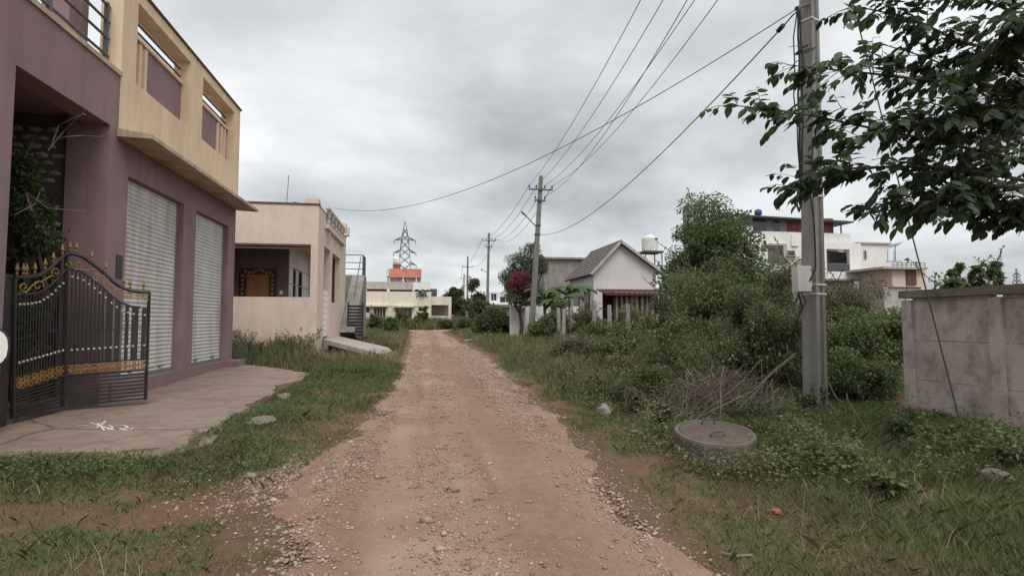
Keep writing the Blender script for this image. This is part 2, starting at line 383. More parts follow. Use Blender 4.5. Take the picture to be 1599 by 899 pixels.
    def build(s, name, m, parent=None, smooth=False):   # coordinates are world coordinates
        off = None
        if parent is not None: off = root_loc(parent)
        o = bpy.data.objects.new(name, s.mesh(name, m, smooth, off)); COL.objects.link(o)
        if parent is not None: o.parent = parent
        return o
def root_loc(o):
    L = Vector((0, 0, 0))
    while o is not None: L = L + Vector(o.location); o = o.parent
    return L
def tag(o, label=None, cat=None, group=None, kind=None):
    if label: o['label'] = label
    if cat: o['category'] = cat
    if group: o['group'] = group
    if kind: o['kind'] = kind
    return o
def thing(name, label, cat, loc, group=None):
    o = bpy.data.objects.new(name, None); COL.objects.link(o); o.location = tuple(map(float, loc)); o.empty_display_size = .2
    return tag(o, label, cat, group)
def inst(name, me, loc, parent=None, rot=(0, 0, 0), sc=(1, 1, 1)):
    o = bpy.data.objects.new(name, me); COL.objects.link(o)
    L = Vector(loc)
    if parent is not None: L = L - root_loc(parent); o.parent = parent
    o.location = L; o.rotation_euler = rot; o.scale = sc
    return o
def np_mesh(name, V, Q, m, parent=None, k=4, smooth=False):
    V = np.asarray(V, np.float32)
    if parent is not None: V = V - np.array(root_loc(parent), np.float32)
    Q = np.asarray(Q, np.int32)
    me = bpy.data.meshes.new(name); me.vertices.add(len(V)); me.vertices.foreach_set('co', V.ravel())
    me.loops.add(Q.size); me.loops.foreach_set('vertex_index', Q.ravel())
    me.polygons.add(len(Q)); me.polygons.foreach_set('loop_start', np.arange(0, Q.size, k, dtype=np.int32))
    if smooth: me.polygons.foreach_set('use_smooth', np.ones(len(Q), bool))
    me.materials.append(M[m] if isinstance(m, str) else m); me.update(calc_edges=True)
    o = bpy.data.objects.new(name, me); COL.objects.link(o)
    if parent is not None: o.parent = parent
    return o
def nrm(a): return a / (np.linalg.norm(a, axis=-1, keepdims=True) + 1e-9)
def leaf_quads(P, D, size, wr=.5, droop=.25):
    n = len(P); D = nrm(D); size = np.broadcast_to(size, (n,))[:, None]
    R_ = nrm(np.cross(D, rng.normal(size=(n, 3)) * .45 + np.array([0, 0, 1.]))); 
    dr = np.array([0, 0, -1.]) * droop
    a = P; t = P + (D + dr) * size; mid = P + (D * .45 + dr * .08) * size
    V = np.stack([a, mid + R_ * size * wr / 2, t, mid - R_ * size * wr / 2], 1).reshape(-1, 3)
    return V, np.arange(4 * n).reshape(-1, 4)
def rock_mesh(name, m, seed, n=2):
    import bmesh
    bm = bmesh.new(); bmesh.ops.create_icosphere(bm, subdivisions=n, radius=.5)
    for v in bm.verts:
        k = 1 + .55 * (mnoise.noise(v.co * 2.1 + Vector((seed * 3.1, 0, 0)))) + .2 * mnoise.noise(v.co * 5 + Vector((0, seed, 0)))
        v.co *= k; v.co.z = max(v.co.z, -.3)
    me = bpy.data.meshes.new(name); bm.to_mesh(me); bm.free(); me.materials.append(M[m]); return me

# ------------------------------------------------------------------ ground and road
def grid(name, xs, ys, zf, m):
    X, Y = np.meshgrid(xs, ys); Z = zf(X, Y)
    V = np.stack([X, Y, Z], -1).reshape(-1, 3); nx, ny = len(xs), len(ys)
    i = (np.arange(ny - 1)[:, None] * nx + np.arange(nx - 1)[None]).ravel()
    return np_mesh(name, V, np.stack([i, i + 1, i + nx + 1, i + nx], 1), m, smooth=True)
xs = np.concatenate([np.linspace(-900, -60, 8), np.linspace(-50, -10, 12), np.arange(-8, 9, .11), np.linspace(10, 60, 14), np.linspace(90, 1100, 8)])
ys = np.concatenate([np.linspace(-200, -8, 8), np.arange(-4, 1.5, .5), np.arange(1.6, 22, .11), np.arange(22.2, 60, .35), np.linspace(62, 150, 12), np.linspace(200, 2000, 8)])
tag(grid('ground', xs, ys, hz, 'soil'), 'reddish brown soil with patchy grass on both sides of the track', kind='structure')

def road_sheet():
    ys = np.concatenate([np.arange(-8, 1, .4), np.arange(1, 24, .09), np.arange(24, 49.5, .25)])
    nx = 36; V = []
    for y in ys:
        l = road_l(y) - .10 - (vn(0, y, 1.3, 4) - .3) * .38 - (vn(0, y, 6, 5) - .5) * .14
        r = road_r(y) + .10 + (vn(9, y, 1.3, 6) - .3) * .38 + (vn(9, y, 6, 7) - .5) * .14
        x = np.linspace(l, r, nx); u = np.linspace(0, 1, nx)
        e_ = np.minimum(u, 1 - u)
        z = hz(x, np.full(nx, y)) - .03 + .046 * sst(0, .09, e_)
        V.append(np.stack([x, np.full(nx, y), z], 1))
    V = np.concatenate(V); n = len(ys)
    i = (np.arange(n - 1)[:, None] * nx + np.arange(nx - 1)[None]).ravel()
    return np_mesh('dirt_road', V, np.stack([i, i + 1, i + nx + 1, i + nx], 1), 'road', smooth=True)
tag(road_sheet(), 'red gravel track running away between the verges', kind='structure')
cr = grid('cross_street', np.arange(-30, 26, .5), np.arange(48.6, 53.6, .25), lambda X, Y: hz(X, Y) + .03 * sst(48.5, 49.2, Y) * (1 - sst(52.9, 53.5, Y)) - .006, 'road')
tag(cr, 'pale dirt cross street at the end of the track', kind='structure')

# gravel: loose stones nobody could count
def gravel():
    n = 95000
    y = 2.6 + 22 * rng.random(n) ** 1.7; c = (road_l(y) + road_r(y)) / 2; hw = (road_r(y) - road_l(y)) / 2
    x = c + (rng.random(n) * 2 - 1) * (hw + .22)
    loose = rng.random(n) < .055; x = np.where(loose, -1.1 + rng.normal(size=n) * .36, x); y = np.where(loose, 5.0 + rng.normal(size=n) * .55, y)
    u = np.abs(x - c) / hw
    rut = np.exp(-((x - .93) / .3) ** 2) + .7 * np.exp(-((x - c + .62) / .25) ** 2)
    keep = rng.random(n) < np.clip(.25 + vn(x, y, .8, 8) * .9 + .12 * (u > .8) - .62 * rut, .03, 1)
    keep &= (offroad(x, y) < .04) | (rng.random(n) < .3) | loose
    x, y = x[keep], y[keep]; n = len(x)
    s = (.005 + .015 * rng.random(n) ** 3.5) * (1 + np.clip(y - 6, 0, 12) * .06)
    big = rng.random(n) < .008; s = np.where(big, s * 2.6, s)
    inr = sst(.06, -.12, offroad(x, y)); z = hz(x, y) + .016 * inr + s * .18
    base = np.array([(1, 0, 0), (0, 1, 0), (-1, 0, 0), (0, -1, 0), (0, 0, .48), (0, 0, -.6)])
    J = base[None] * (1 + .45 * (rng.random((n, 6, 1)) - .5)) + .35 * (rng.random((n, 6, 3)) - .5)
    a = rng.random(n) * 6.28; ca, sa = np.cos(a)[:, None], np.sin(a)[:, None]
    Jx = J[..., 0] * ca * 1.3 - J[..., 1] * sa; Jy = J[..., 0] * sa * 1.3 + J[..., 1] * ca
    V = np.stack([Jx * s[:, None] + x[:, None], Jy * s[:, None] + y[:, None], J[..., 2] * s[:, None] + z[:, None]], -1).reshape(-1, 3)
    fb = np.array([(0, 1, 4), (1, 2, 4), (2, 3, 4), (3, 0, 4), (1, 0, 5), (2, 1, 5), (3, 2, 5), (0, 3, 5)])
    Q = (fb[None] + (np.arange(n) * 6)[:, None, None]).reshape(-1, 3)
    return np_mesh('gravel', V, Q, 'stone', k=3)
tag(gravel(), 'loose pinkish gravel scattered over the dirt track', 'gravel', kind='stuff')

# ------------------------------------------------------------------ concrete apron in front of the shop
def az(y): return .105 + .021 * (y - 5.5)
def apron():
    base = [(-9, 5.95), (-3.72, 5.9), (-2.75, 5.6), (-2.3, 5.5), (-2.0, 6.2), (-2.22, 7.1), (-2.3, 7.6), (-2.12, 8.0), (-2.35, 8.6), (-2.2, 9.5), (-2.42, 10.4), (-2.2, 11.3), (-2.15, 12.4), (-2.6, 13.0), (-3.4, 13.9), (-4.1, 14.55), (-4.5, 14.6), (-9, 14.6)]
    pts = []
    for i, (a, b) in enumerate(zip(base, base[1:])):
        L = math.dist(a, b); n = max(1, int(L / .12)) if 0 < i < len(base) - 3 else 1
        for k in range(n):
            t = k / n; x = a[0] + (b[0] - a[0]) * t; y = a[1] + (b[1] - a[1]) * t
            if n > 1 : x += (float(vn(x * 3, y * 3, 1.6, 3)) - .5) * .16 + random.uniform(-.02, .02); y += (float(vn(x * 3, y * 3, 1.6, 9)) - .5) * .12
            pts.append((x, y))
    pts.append(base[-1])
    mb = MB(); n = len(pts)
    top = [(x, y, az(y)) for x, y in pts]; bot = [(x, y, hz1(x, y) - .1) for x, y in pts]
    mb.add(top + bot, [tuple(range(n))] + [(i, i + n, (i + 1) % n + n, (i + 1) % n) for i in range(n)])
    return mb.build('concrete_apron', 'apron')
AP = tag(apron(), 'worn brown concrete apron in front of the purple shop', kind='structure')
def ribbon(mb, px, w):
    P = [on_z(x, y, .15) for x, y in px]; P = [np.array([p[0], p[1], az(p[1]) + .004]) for p in P]
    # refine to sit on the apron plane
    P = []
    for x, y in px:
        z = .15
        for _ in range(6): p = on_z(x, y, z); z = az(p[1])
        P.append(np.array([p[0], p[1], z + .004]))
    for a, b in zip(P, P[1:]):
        t = (b - a)[:2]; t /= np.linalg.norm(t) + 1e-9; u = np.array([-t[1], t[0], 0]) * w / 2
        mb.add([a + u, a - u, b - u, b + u], [(0, 1, 2, 3)])
ck = MB()
for st in ([(120, 665), (135, 664), (150, 663), (165, 667), (178, 671)], [(152, 661), (158, 666), (163, 672)], [(165, 657), (160, 662), (150, 668)], [(170, 664), (176, 667), (172, 671), (166, 669)],
           [(186, 665), (194, 664), (200, 667), (192, 670), (204, 670), (208, 668)], [(187, 669), (196, 672), (206, 671)], [(140, 660), (150, 662), (160, 660)], [(160, 668), (170, 668)]):
    ribbon(ck, st, .022)
tag(ck.build('chalk_drawing', 'chalk', AP), 'white chalk pattern on the apron')
# red brick edging at the far corner of the apron
bt = thing('brick_edging', 'low row of red bricks by the apron beside the grass', 'bricks', (-3.5, 13.9, hz1(-3.5, 13.9)))
bme = MB().box(-.11, .11, -.052, .052, 0, .075).mesh('brick', 'brick')
for k in range(13):
    t = k / 12; x = -4.15 + 1.9 * t; y = 15.1 - 1.7 * t
    inst('brick', bme, (x, y, hz1(x, y) + .03 + .02 * random.random()), bt, (random.uniform(-.12, .12), random.uniform(-.1, .1), -.73 + random.uniform(-.1, .1)))

# ------------------------------------------------------------------ purple and yellow shop building
XS = -4.35
G0 = .1
shop = thing('shop_building', 'purple shop with two roller shutters and a yellow balcony parapet above', 'building', (XS, 9.05, G0))
w = MB()
w.box(XS - .25, XS, 8.795, 9.36, G0, 4.12)
w.box(XS - .25, XS, 11.47, 12.08, G0, 3.56).box(XS - .25, XS, 14.06, 14.55, G0, 3.56)
w.box(XS - .25, XS, 9.36, 14.55, 3.56, 4.12)
w.box(XS - 7, XS - .25, 9.3, 14.52, G0, 4.1)
w.build('wall', 'mauve', shop)
MB().box(XS - .16, XS + .03, 9.06, 14.6, G0, .43).build('plinth', 'mauve_dirty', shop)
MB().box(XS - .2, XS + .30, 14.0, 14.62, G0 + .1, .42).build('step', 'mauve_dirty', shop)
for (y0, y1) in ((9.36, 11.47), (12.08, 14.06)):
    mb = MB(); pr = []; z = .47; pitch = .072
    while z < 3.56:
        for u in range(5):
            a = u / 5; pr.append((XS - .125 + .016 * math.sin(math.pi * a) ** .7, z + pitch * a))
        z += pitch
    n = len(pr); vs_ = [(x, y0, zz) for x, zz in pr] + [(x, y1, zz) for x, zz in pr]
    mb.add(vs_, [(i, i + n, i + n + 1, i + 1) for i in range(n - 1)])
    sh = mb.build('roller_shutter', 'shutter', shop)
    MB().box(XS - .135, XS - .09, y0 + .052, y1 - .052, .432, .50).build('bottom_bar', 'steel', sh)
    for yy in (y0, y1 - .05): MB().box(XS - .16, XS - .095, yy + .001, yy + .049, .431, 3.558).build('guide_rail', 'mauve', sh)
    for k in (.25, .75): MB().box(XS - .12, XS - .08, y0 + (y1 - y0) * k - .06, y0 + (y1 - y0) * k + .06, .54, .57).build('handle', 'steel', sh)
# canopy slab
c0, c1 = 8.98, 14.68
MB().prism([(XS + .002, c0, 4.05), (XS + .50, c0 - .06, 4.02), (XS + .50, c0 - .06, 4.08), (XS + .002, c0, 4.17)], (0, c1 - c0, 0)).build('canopy', 'cream_trim', shop)
# balcony parapet
XB = XS + .005
p = MB(); HO = [(9.46, 11.55, 5.05, 6.34), (12.2, 14.22, 5.05, 6.34)]
p.wall_x(9.02, 14.66, 4.125, 6.54, XB - .30, XB, HO)
p.box(XB - 7, XB - .30, 14.36, 14.66, 4.125, 4.6)
par = p.build('parapet', 'yellow', shop)
MB().box(XB - .33, XB + .03, 8.99, 14.69, 6.542, 6.58).build('coping', 'brown_trim', shop)
for (y0, y1, s0, s1), strips in zip(HO, ((9.62, 9.82, 10.0), (13.5, 13.75, 13.95))):
    q = MB().box(XB - .24, XB - .16, y0, y1, s0, 5.88).build('panel', 'mauve', shop)
    MB().box(XB - .27, XB - .12, y0, y1, 5.883, 5.94).build('sill', 'yellow', q)
    for yy in strips: MB().box(XB - .18, XB - .12, yy, yy + .085, s0, 5.84).build('strip', 'yellow', q)
    for zz in (6.06, 6.2): MB().tube([(XB - .2, y0, zz), (XB - .2, y1, zz)], .022, 8).build('rail', 'rail_dark', shop)
# porch front
pw = MB()
pw.wall_x(3.6, 8.79, G0, 4.95, XS - .32, XS, [(6.86, 8.793, G0 - 1, 4.15), (4.2, 5.9, 1.1, 3.2)])
pw.box(XS - .32, XS, 8.79, 9.02, 4.122, 4.95)
pw.box(XS - 6, XS - .322, 3.6, 9.0, 4.3, 4.45)
pw.box(XS - 6, XS - 5.8, 3.6, 9.0, G0, 4.3).box(XS - 5.8, XS - .322, 3.6, 3.85, G0, 4.3)
pw.box(XS - .55, XS - .252, 8.796, 9.0, G0, 4.3)
pw.build('porch_wall', 'mauve', shop)
MB().box(XS - .36, XS + .03, 3.6, 9.018, 4.952, 5.02).build('porch_coping', 'cream_trim', shop)
MB().box(XS - 5.8, XS - .33, 3.86, 8.99, G0, .30).build('porch_floor', 'apron', shop)
MB().box(XS - .80, XS - .45, 8.55, 9.0, 5.0, 8.4).build('upper_pillar', 'mauve', shop)
for yy in (6.3, 7.65, 8.93):
    MB().box(XS - .2, XS - .15, yy - .025, yy + .025, 5.02, 6.02).build('railing_post', 'rail_dark', shop)
for zz in (5.24, 5.5, 5.75, 5.98):
    MB().tube([(XS - .17, 3.7, zz), (XS - .17, 9.0, zz)], .022, 8).build('rail', 'rail_dark', shop)
MB().box(XS - .004, XS + .012, 9.10, 9.27, 1.98, 2.32).build('name_plate', 'black_iron', shop)
# stone clad wall at the back of the porch
cw = MB().box(XS - 5.8, XS - .551, 8.92, 9.0, .3, 4.29).build('clad_wall', 'cladding', shop)
sm = [rock_mesh('stone', 'clad_stone', 20 + k, 1) for k in range(5)]
k = 0
for r_ in range(26):
    for c_ in range(11):
        x = XS - .72 - c_ * .205 - (.1 if r_ % 2 else 0) + random.uniform(-.02, .02); z = .95 + r_ * .125 + random.uniform(-.012, .012)
        if random.random() < .12: continue
        inst('stone', random.choice(sm), (x, 8.915, z), cw, (random.uniform(-.1, .1), random.uniform(-.12, .12), 0), (.19 * random.uniform(.75, 1.1), .09, .105 * random.uniform(.75, 1.1)))

# ------------------------------------------------------------------ ornate gate standing open on the apron
g0 = on_z(17, 653, .22); g1 = on_z(98, 634, .235); g2 = on_z(228, 622, .26)
gate = thing('iron_gate', 'black iron gate leaf with gold finials and scrolls, open over the apron', 'gate', (g0[0], g0[1], az(g0[1])))
def gp(px, py, off=0.0):
    A, B = (g0, g1) if px < 106 else (g1, g2)
    q = on_seg(px, py, A, B); n_ = np.array([B[1] - A[1], -(B[0] - A[0]), 0]); n_ /= np.linalg.norm(n_)
    return q + n_ * off
def gtube(name, pts, r, m, parent=gate, off=0.0, n=6): return MB().tube([gp(x, y, off) for x, y in pts], r, n).build(name, m, parent)
ARCH = [(22, 433), (40, 433), (60, 430), (77, 420), (90, 407), (101, 398), (113, 396), (128, 400), (145, 412), (160, 424), (175, 438), (190, 449), (205, 454), (220, 456), (235, 456)]
def arch_y(x): return float(np.interp(x, [a for a, b in ARCH], [b for a, b in ARCH]))
gtube('arch_rail', ARCH, .024, 'black_iron', n=8)
ARCH2 = [(x, y + 27 if x < 100 else y + 24) for x, y in ARCH if x < 232]
gtube('lower_arch_rail', [(x, y) for x, y in ARCH2], .014, 'black_iron')
pp = np.array([g0[0], g0[1], 0]) + np.array([-.08, -.12, 0])
for nm, px, r in (('stile', 22, .028), ('stile', 104, .026), ('stile', 233, .024)):
    gtube(nm, [(px, arch_y(px) + 1), (px - (6 if px > 100 else 2), {22: 652, 104: 634, 233: 624}[px])], r, 'black_iron', n=4)
MB().box(pp[0] - .07, pp[0] + .07, pp[1] - .07, pp[1] + .07, az(pp[1]) - .02, az(pp[1]) + 1.74).build('post', 'black_iron', gate)
bot = lambda x: float(np.interp(x, [20, 98, 104, 230], [649, 633, 633, 621]))
gt = lambda x: float(np.interp(x, [20, 98, 104, 230], [590, 568, 568, 560]))     # top of gold panel
gb = lambda x: float(np.interp(x, [20, 98, 104, 230], [612, 587, 587, 577]))
for s_, e_ in ((24, 99), (105, 230)):
    for fy in (gt, gb, bot): gtube('cross_rail', [(s_, fy(s_)), (e_, fy(e_))], .015, 'black_iron', n=4)
    for k in range(1, 8):
        f = lambda x: gb(x) + (bot(x) - gb(x)) * k / 8
        gtube('slat', [(s_, f(s_)), (e_, f(e_))],   .015, 'black_iron', n=4)
    mid = lambda x: gt(x) - 58 + (0 if x < 100 else 8)
    gtube('cross_rail', [(s_, mid(s_)), (e_, mid(e_))], .009, 'black_iron', n=4)
    # gold lattice panel
    gl = MB(); npat = 6 if e_ < 104 else 9; wpx = (e_ - s_) / npat
    for k in range(npat):
        cx = s_ + (k + .5) * wpx; c = (gt(cx) + gb(cx)) / 2; hh = (gb(cx) - gt(cx)) * .42
        ring = lambda x0, y0, rx, ry: gl.tube([gp(x0 + rx * math.cos(a), y0 + ry * math.sin(a), .012) for a in np.linspace(0, 6.283, 11)], .007, 4)
        ring(cx, c, wpx * .24, hh * .55); ring(cx - wpx * .32, c - hh * .5, wpx * .17, hh * .42); ring(cx + wpx * .32, c - hh * .5, wpx * .17, hh * .42)
        ring(cx - wpx * .32, c + hh * .5, wpx * .17, hh * .42); ring(cx + wpx * .32, c + hh * .5, wpx * .17, hh * .42)
        gl.tube([gp(cx - wpx * .5, c, .012), gp(cx + wpx * .5, c, .012)], .008, 4); gl.tube([gp(cx, c - hh, .012), gp(cx, c + hh, .012)], .008, 4)
    gl.build('gold_lattice', 'gold', gate)
NB = 0
for x in list(np.linspace(29, 97, 16)) + list(np.linspace(112, 161, 9)):
    ty = arch_y(x) + (27 if x < 100 else 24)
    gtube('bar', [(x + 1, ty), (x - 1, gt(x))], .0085 if x < 100 else .011, 'black_iron')
for xa, xb in ((166, 177), (180, 189), (196, 202), (206, 217), (222, 229)):
    A_ = [gp(xa, arch_y(xa) + 24), gp(xb, arch_y(xb) + 24), gp(xb - 3, gt(xb)), gp(xa - 3, gt(xa))]
    MB().prism(A_, np.array(gp(200, 500, .008)) - np.array(gp(200, 500))).build('flat_bar', 'black_iron', gate)
bd = MB()
for x in list(np.linspace(30, 98, 12)) + list(np.linspace(113, 226, 14)):
    bd.ball(gp(x - 1, gt(x) - 21, .008), .017)
    bd.ball(gp(x, arch_y(x) + (42 if x < 100 else 36), .008), .016)
bd.build('bead_row', 'silver', gate)
fin = MB().lathe((0, 0, 0), [(.006, 0), (.008, .02), (.020, .035), (.008, .05), (.010, .06), (.024, .085), (.016, .115), (.004, .165)], 8).mesh('finial', 'gold')
for x in (2, 12, 20, 26, 36, 41, 54, 70, 83, 97, 109, 119, 143, 165, 193, 203, 224):
    if x < 22: q = np.array([pp[0], pp[1], 0]) + np.array([-.02, -.10 * (22 - x) / 8, az(7.5) + 1.76])
    else: q = gp(x, arch_y(x) - 1)
    inst('finial', fin, q, gate)
def spiral(cx, cy, r, turns, dirn, a0): return [(cx + r * (1 - .75 * t) * math.cos(a0 + dirn * 6.283 * turns * t), cy + r * (1 - .75 * t) * math.sin(a0 + dirn * 6.283 * turns * t)) for t in np.linspace(0, 1, 14)]
for cx, cy, r, dr, a0 in ((122, 414, 8, -1, 2.5), (150, 432, 7, 1, .5), (163, 437, 8, 1, 3.6), (186, 457, 8, -1, 1.), (229, 465, 7, 1, 3.2), (36, 448, 8, 1, 1.2), (58, 446, 9, -1, .3), (86, 425, 8, 1, 2.), (106, 414, 6, -1, 0), (200, 462, 6, 1, 4)):
    gtube('scroll', spiral(cx, cy, r, 1.1, dr, a0), .0095, 'gold', off=.01)
for pts in ([(38, 458), (50, 444), (66, 438), (80, 430)], [(118, 420), (135, 422), (150, 420), (156, 432)], [(165, 440), (180, 455), (196, 462), (230, 462)], [(195, 456), (212, 460), (228, 459)]):
    gtube('scroll', pts, .009, 'gold', off=.01)
gtube('bolt', [(226, 575), (240, 574)], .008, 'black_iron'); gtube('bolt', [(228, 600), (227, 624)], .008, 'black_iron')
# fixed leaf left of the post, cut by the picture's edge
gf = thing('iron_gate', 'black iron gate section left of the thick gate post, at the edge', 'gate', (pp[0], pp[1] - .1, az(pp[1])))
zb = az(pp[1]); ya = pp[1] - 1.3; xg = pp[0]
for zz, r in ((.08, .018), (.38, .015), (.52, .015), (1.55, .015), (1.72, .024)): MB().tube([(xg, ya, zb + zz), (xg, pp[1] - .07, zb + zz)], r, 6).build('cross_rail', 'black_iron', gf)
for k in range(9): MB().tube([(xg, ya + .14 * k, zb + .5), (xg, ya + .14 * k, zb + 1.56)], .009, 6).build('bar', 'black_iron', gf)
for k in range(5): MB().tube([(xg, ya, zb + .13 + .05 * k), (xg, pp[1] - .07, zb + .13 + .05 * k)], .01, 4).build('slat', 'black_iron', gf)
for k in range(6): inst('finial', fin, (xg, ya + .22 * k, zb + 1.74), gf)

# ------------------------------------------------------------------ cream house with open porch
YH, XH = 17.8, -2.95
FL = .80
house = thing('cream_house', 'single storey cream house with open porch behind the purple shop', 'house', (XH - 2, YH, hz1(-5, 18)))
w = MB()
w.wall_y(-9.5, XH, .2, 4.86, YH, YH + .2, [(-5.75, -3.16, 2.06, 3.66)])
w.wall_x(YH + .2, 24.6, FL - .5, 4.86, XH - .2, XH, [(18.95, 20.3, -1, 3.77), (20.75, 22.9, 2.0, 3.77)])
w.box(-9.5, XH - .2, YH + .2, 24.6, 3.85, 4.0)
w.box(-9.5, XH - .21, YH + .2, 24.6, .2, FL)
w.box(-9.5, -9.3, YH + .2, 24.6, FL, 3.85).box(-9.3, XH - .2, 24.4, 24.6, FL, 4.86)
w.build('wall', 'cream', house)
MB().box(-9.52, XH + .02, YH - .02, YH + .22, 4.862, 4.92).build('coping', 'brown_trim', house)
MB().box(XH - .22, XH + .02, YH + .222, 24.62, 4.862, 4.9).build('coping', 'cream', house)
MB().box(XH - .42, XH - .02, YH + .02, YH + .42, 4.922, 5.08).build('corner_block', 'cream', house)
MB().box(-5.75, -3.16, YH - .012, YH + .19, 3.60, 3.655).build('beam', 'brown_trim', house)
MB().tube([(-5.75, YH + .1, 3.55), (-3.16, YH + .1, 3.55)], .035, 8).build('blind_roll', 'greyish', house)
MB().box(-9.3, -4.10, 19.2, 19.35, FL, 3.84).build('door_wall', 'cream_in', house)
iw = MB().wall_x(19.36, 24.4, FL, 3.84, -4.3, -4.11, [(20.0, 20.5, 1.4, 3.1), (20.9, 21.6, 1.4, 3.1)]).build('front_wall', 'white', house)
for zz in (1.95, 2.55, 3.1): MB().box(-4.11, -4.10, 19.36, 24.4, zz, zz + .03).build('groove_strip', 'greyish', iw)
for y0, y1 in ((20.0, 20.5), (20.9, 21.6)):
    f = MB().wall_x(y0, y1, 1.4, 3.1, -4.25, -4.13, [(y0 + .06, y1 - .06, 1.46, 3.04)]).build('window', 'brown_trim', house)
    MB().box(-4.21, -4.2, y0 + .06, y1 - .06, 1.46, 3.04).build('pane', 'glass', f)
dx0, dx1 = on_y(374, 440, 19.2)[0], on_y(432, 440, 19.2)[0]; dt = on_y(400, 419, 19.2)[2]
df = MB().wall_y(dx0, dx1, FL, dt, 19.12, 19.198, [(dx0 + .22, dx1 - .22, FL - 1, dt - .2)]).build('door_frame', 'wood_dark', house)
orn = MB()
for k in range(14):
    orn.ball((dx0 + .11, 19.11, FL + .1 + k * (dt - FL - .2) / 14), .045); orn.ball((dx1 - .11, 19.11, FL + .1 + k * (dt - FL - .2) / 14), .045)
for k in range(8): orn.ball((dx0 + .2 + k * (dx1 - dx0 - .4) / 7, 19.11, dt - .1 - .05 * math.sin(k * 1.2)), .05)
tag(orn.build('carving', 'wood_gold', df), kind='stuff')
dm = (dx0 + dx1) / 2
for a, b in ((dx0 + .22, dm - .004), (dm + .004, dx1 - .22)):
    d = MB().box(a, b, 19.15, 19.195, FL, dt - .2).build('door', 'wood', house)
    for z0, z1 in ((FL + .15, FL + .8), (FL + .9, dt - .3)): MB().box(a + .08, b - .08, 19.135, 19.15, z0, z1).build('door_panel', 'wood', d)
MB().box(dx1 + .1, dx1 + .2, 19.19, 19.198, 2.2, 2.32).build('switch_plate', 'white', house)
# roof edge ornaments above the road front
for k, yy in enumerate((19.3, 20.1, 20.9, 21.7, 22.5)):
    o = MB().lathe((XH + .06, yy, 4.5), [(.05, 0), (.09, .08), (.05, .2), (.08, .26), (.07, .42), (.04, .5)], 8).build('baluster', 'greyish', house)
MB().box(XH, XH + .12, 19.0, 23.6, 4.36, 4.5).build('balcony_ledge', 'cream', house)
MB().box(XH + .0, XH + .13, 19.0, 23.6, 5.0, 5.07).build('top_rail', 'cream', house)
for yy in (23.2, 24.2): MB().box(XH - .3, XH + .15, yy, yy + .35, 4.9, 5.25).build('parapet_block', 'cream', house)
sp_ = MB(); sp_.tube([(XH + .1, 19.4, 4.3), (XH + .08, 19.4, 3.9)], .03); sp_.build('rain_spout', 'greyish', house)
# perforated white gate in the front opening
pg = thing('perforated_gate', 'white perforated steel gate of the cream house entrance', 'gate', (XH - .1, 18.96, FL))
q = MB(); holes = [(18.99 + c_ * .26 + .06, 18.99 + c_ * .26 + .2, FL + .12 + r_ * .2, FL + .12 + r_ * .2 + .1) for c_ in range(5) for r_ in range(7)]
q.wall_x(18.97, 20.29, FL + .03, 2.35, XH - .09, XH - .06, holes); q.build('gate_panel', 'white', pg)
MB().box(XH - .12, XH - .092, 18.97, 19.02, FL + .02, 2.4).build('gate_frame', 'white', pg)
# staircase with sloping stringer and steel railing on the roof
stc = thing('outer_staircase', 'grey outside staircase with steel railing beside the cream house', 'staircase', (XH + .4, 25, hz1(-2.5, 25)))
MB().prism([(XH + .02, 23.0, .9), (XH + .02, 26.9, 3.45), (XH + .02, 26.9, 3.05), (XH + .02, 24.2, .55)], (.55, 0, 0)).build('stringer', 'conc', stc)
st_ = MB()
for k in range(12): st_.box(XH - .8, XH + .02, 23.1 + k * .31, 23.41 + k * .31, .6, 1.1 + k * .205)
st_.box(XH - .8, XH + .56, 26.9, 28.2, .5, 3.46)
st_.build('steps', 'conc', stc)
for k in range(6): MB().tube([(XH + .5, 26.9 + k * .25, 3.46), (XH + .5, 26.9 + k * .25, 4.4)], .025).build('railing_post', 'rail_dark', stc)
for zz in (3.7, 4.0, 4.3): MB().tube([(XH + .5, 26.9, zz + .1), (XH + .5, 28.2, zz + .1)], .022).build('rail', 'rail_dark', stc)
for zz in (3.75, 4.05, 4.4): MB().tube([(XH - .8, 27.0, zz), (XH + .5, 27.0, zz)], .022).build('rail', 'rail_dark', stc)
MB().tube([(XH + .4, 24.4, 2.35), (XH + .4, 26.9, 4.3)], .02).build('rail', 'rail_dark', stc)
# dark louvred gate
la, lb = at(543, 524, 22.5), at(566, 524, 22.5)
lg = thing('louvred_gate', 'dark horizontal louvre gate at the end of the cream house', 'gate', (la[0], la[1], hz1(la[0], la[1])))
zt = at(543, 474, 22.5)[2]; zb = at(543, 525, 22.5)[2]
for k in range(10):
    z = zb + .06 + (zt - zb - .1) * k / 9.5
    MB().bar((la[0], la[1], z), (lb[0], lb[1], z), .02, .085).build('louvre', 'black_iron', lg)
for q_ in (la, lb): MB().box(q_[0] - .03, q_[0] + .03, q_[1] - .03, q_[1] + .03, hz1(q_[0], q_[1]) - .05, zt + .05).build('post', 'black_iron', lg)
# entrance ramp slab
rp_ = MB(); r0 = [(XH + .02, 18.9, FL - .04), (XH + .02, 22.6, FL - .04), (-.95, 20.6, .40), (-.75, 18.9, .36), (-1.0, 17.6, .33), (-1.9, 18.0, .55)]
rp_.prism(r0, (0, 0, -.14)); tag(rp_.build('entrance_ramp', 'ramp'), 'sloping concrete ramp slab leading down from the cream house gate', 'ramp')
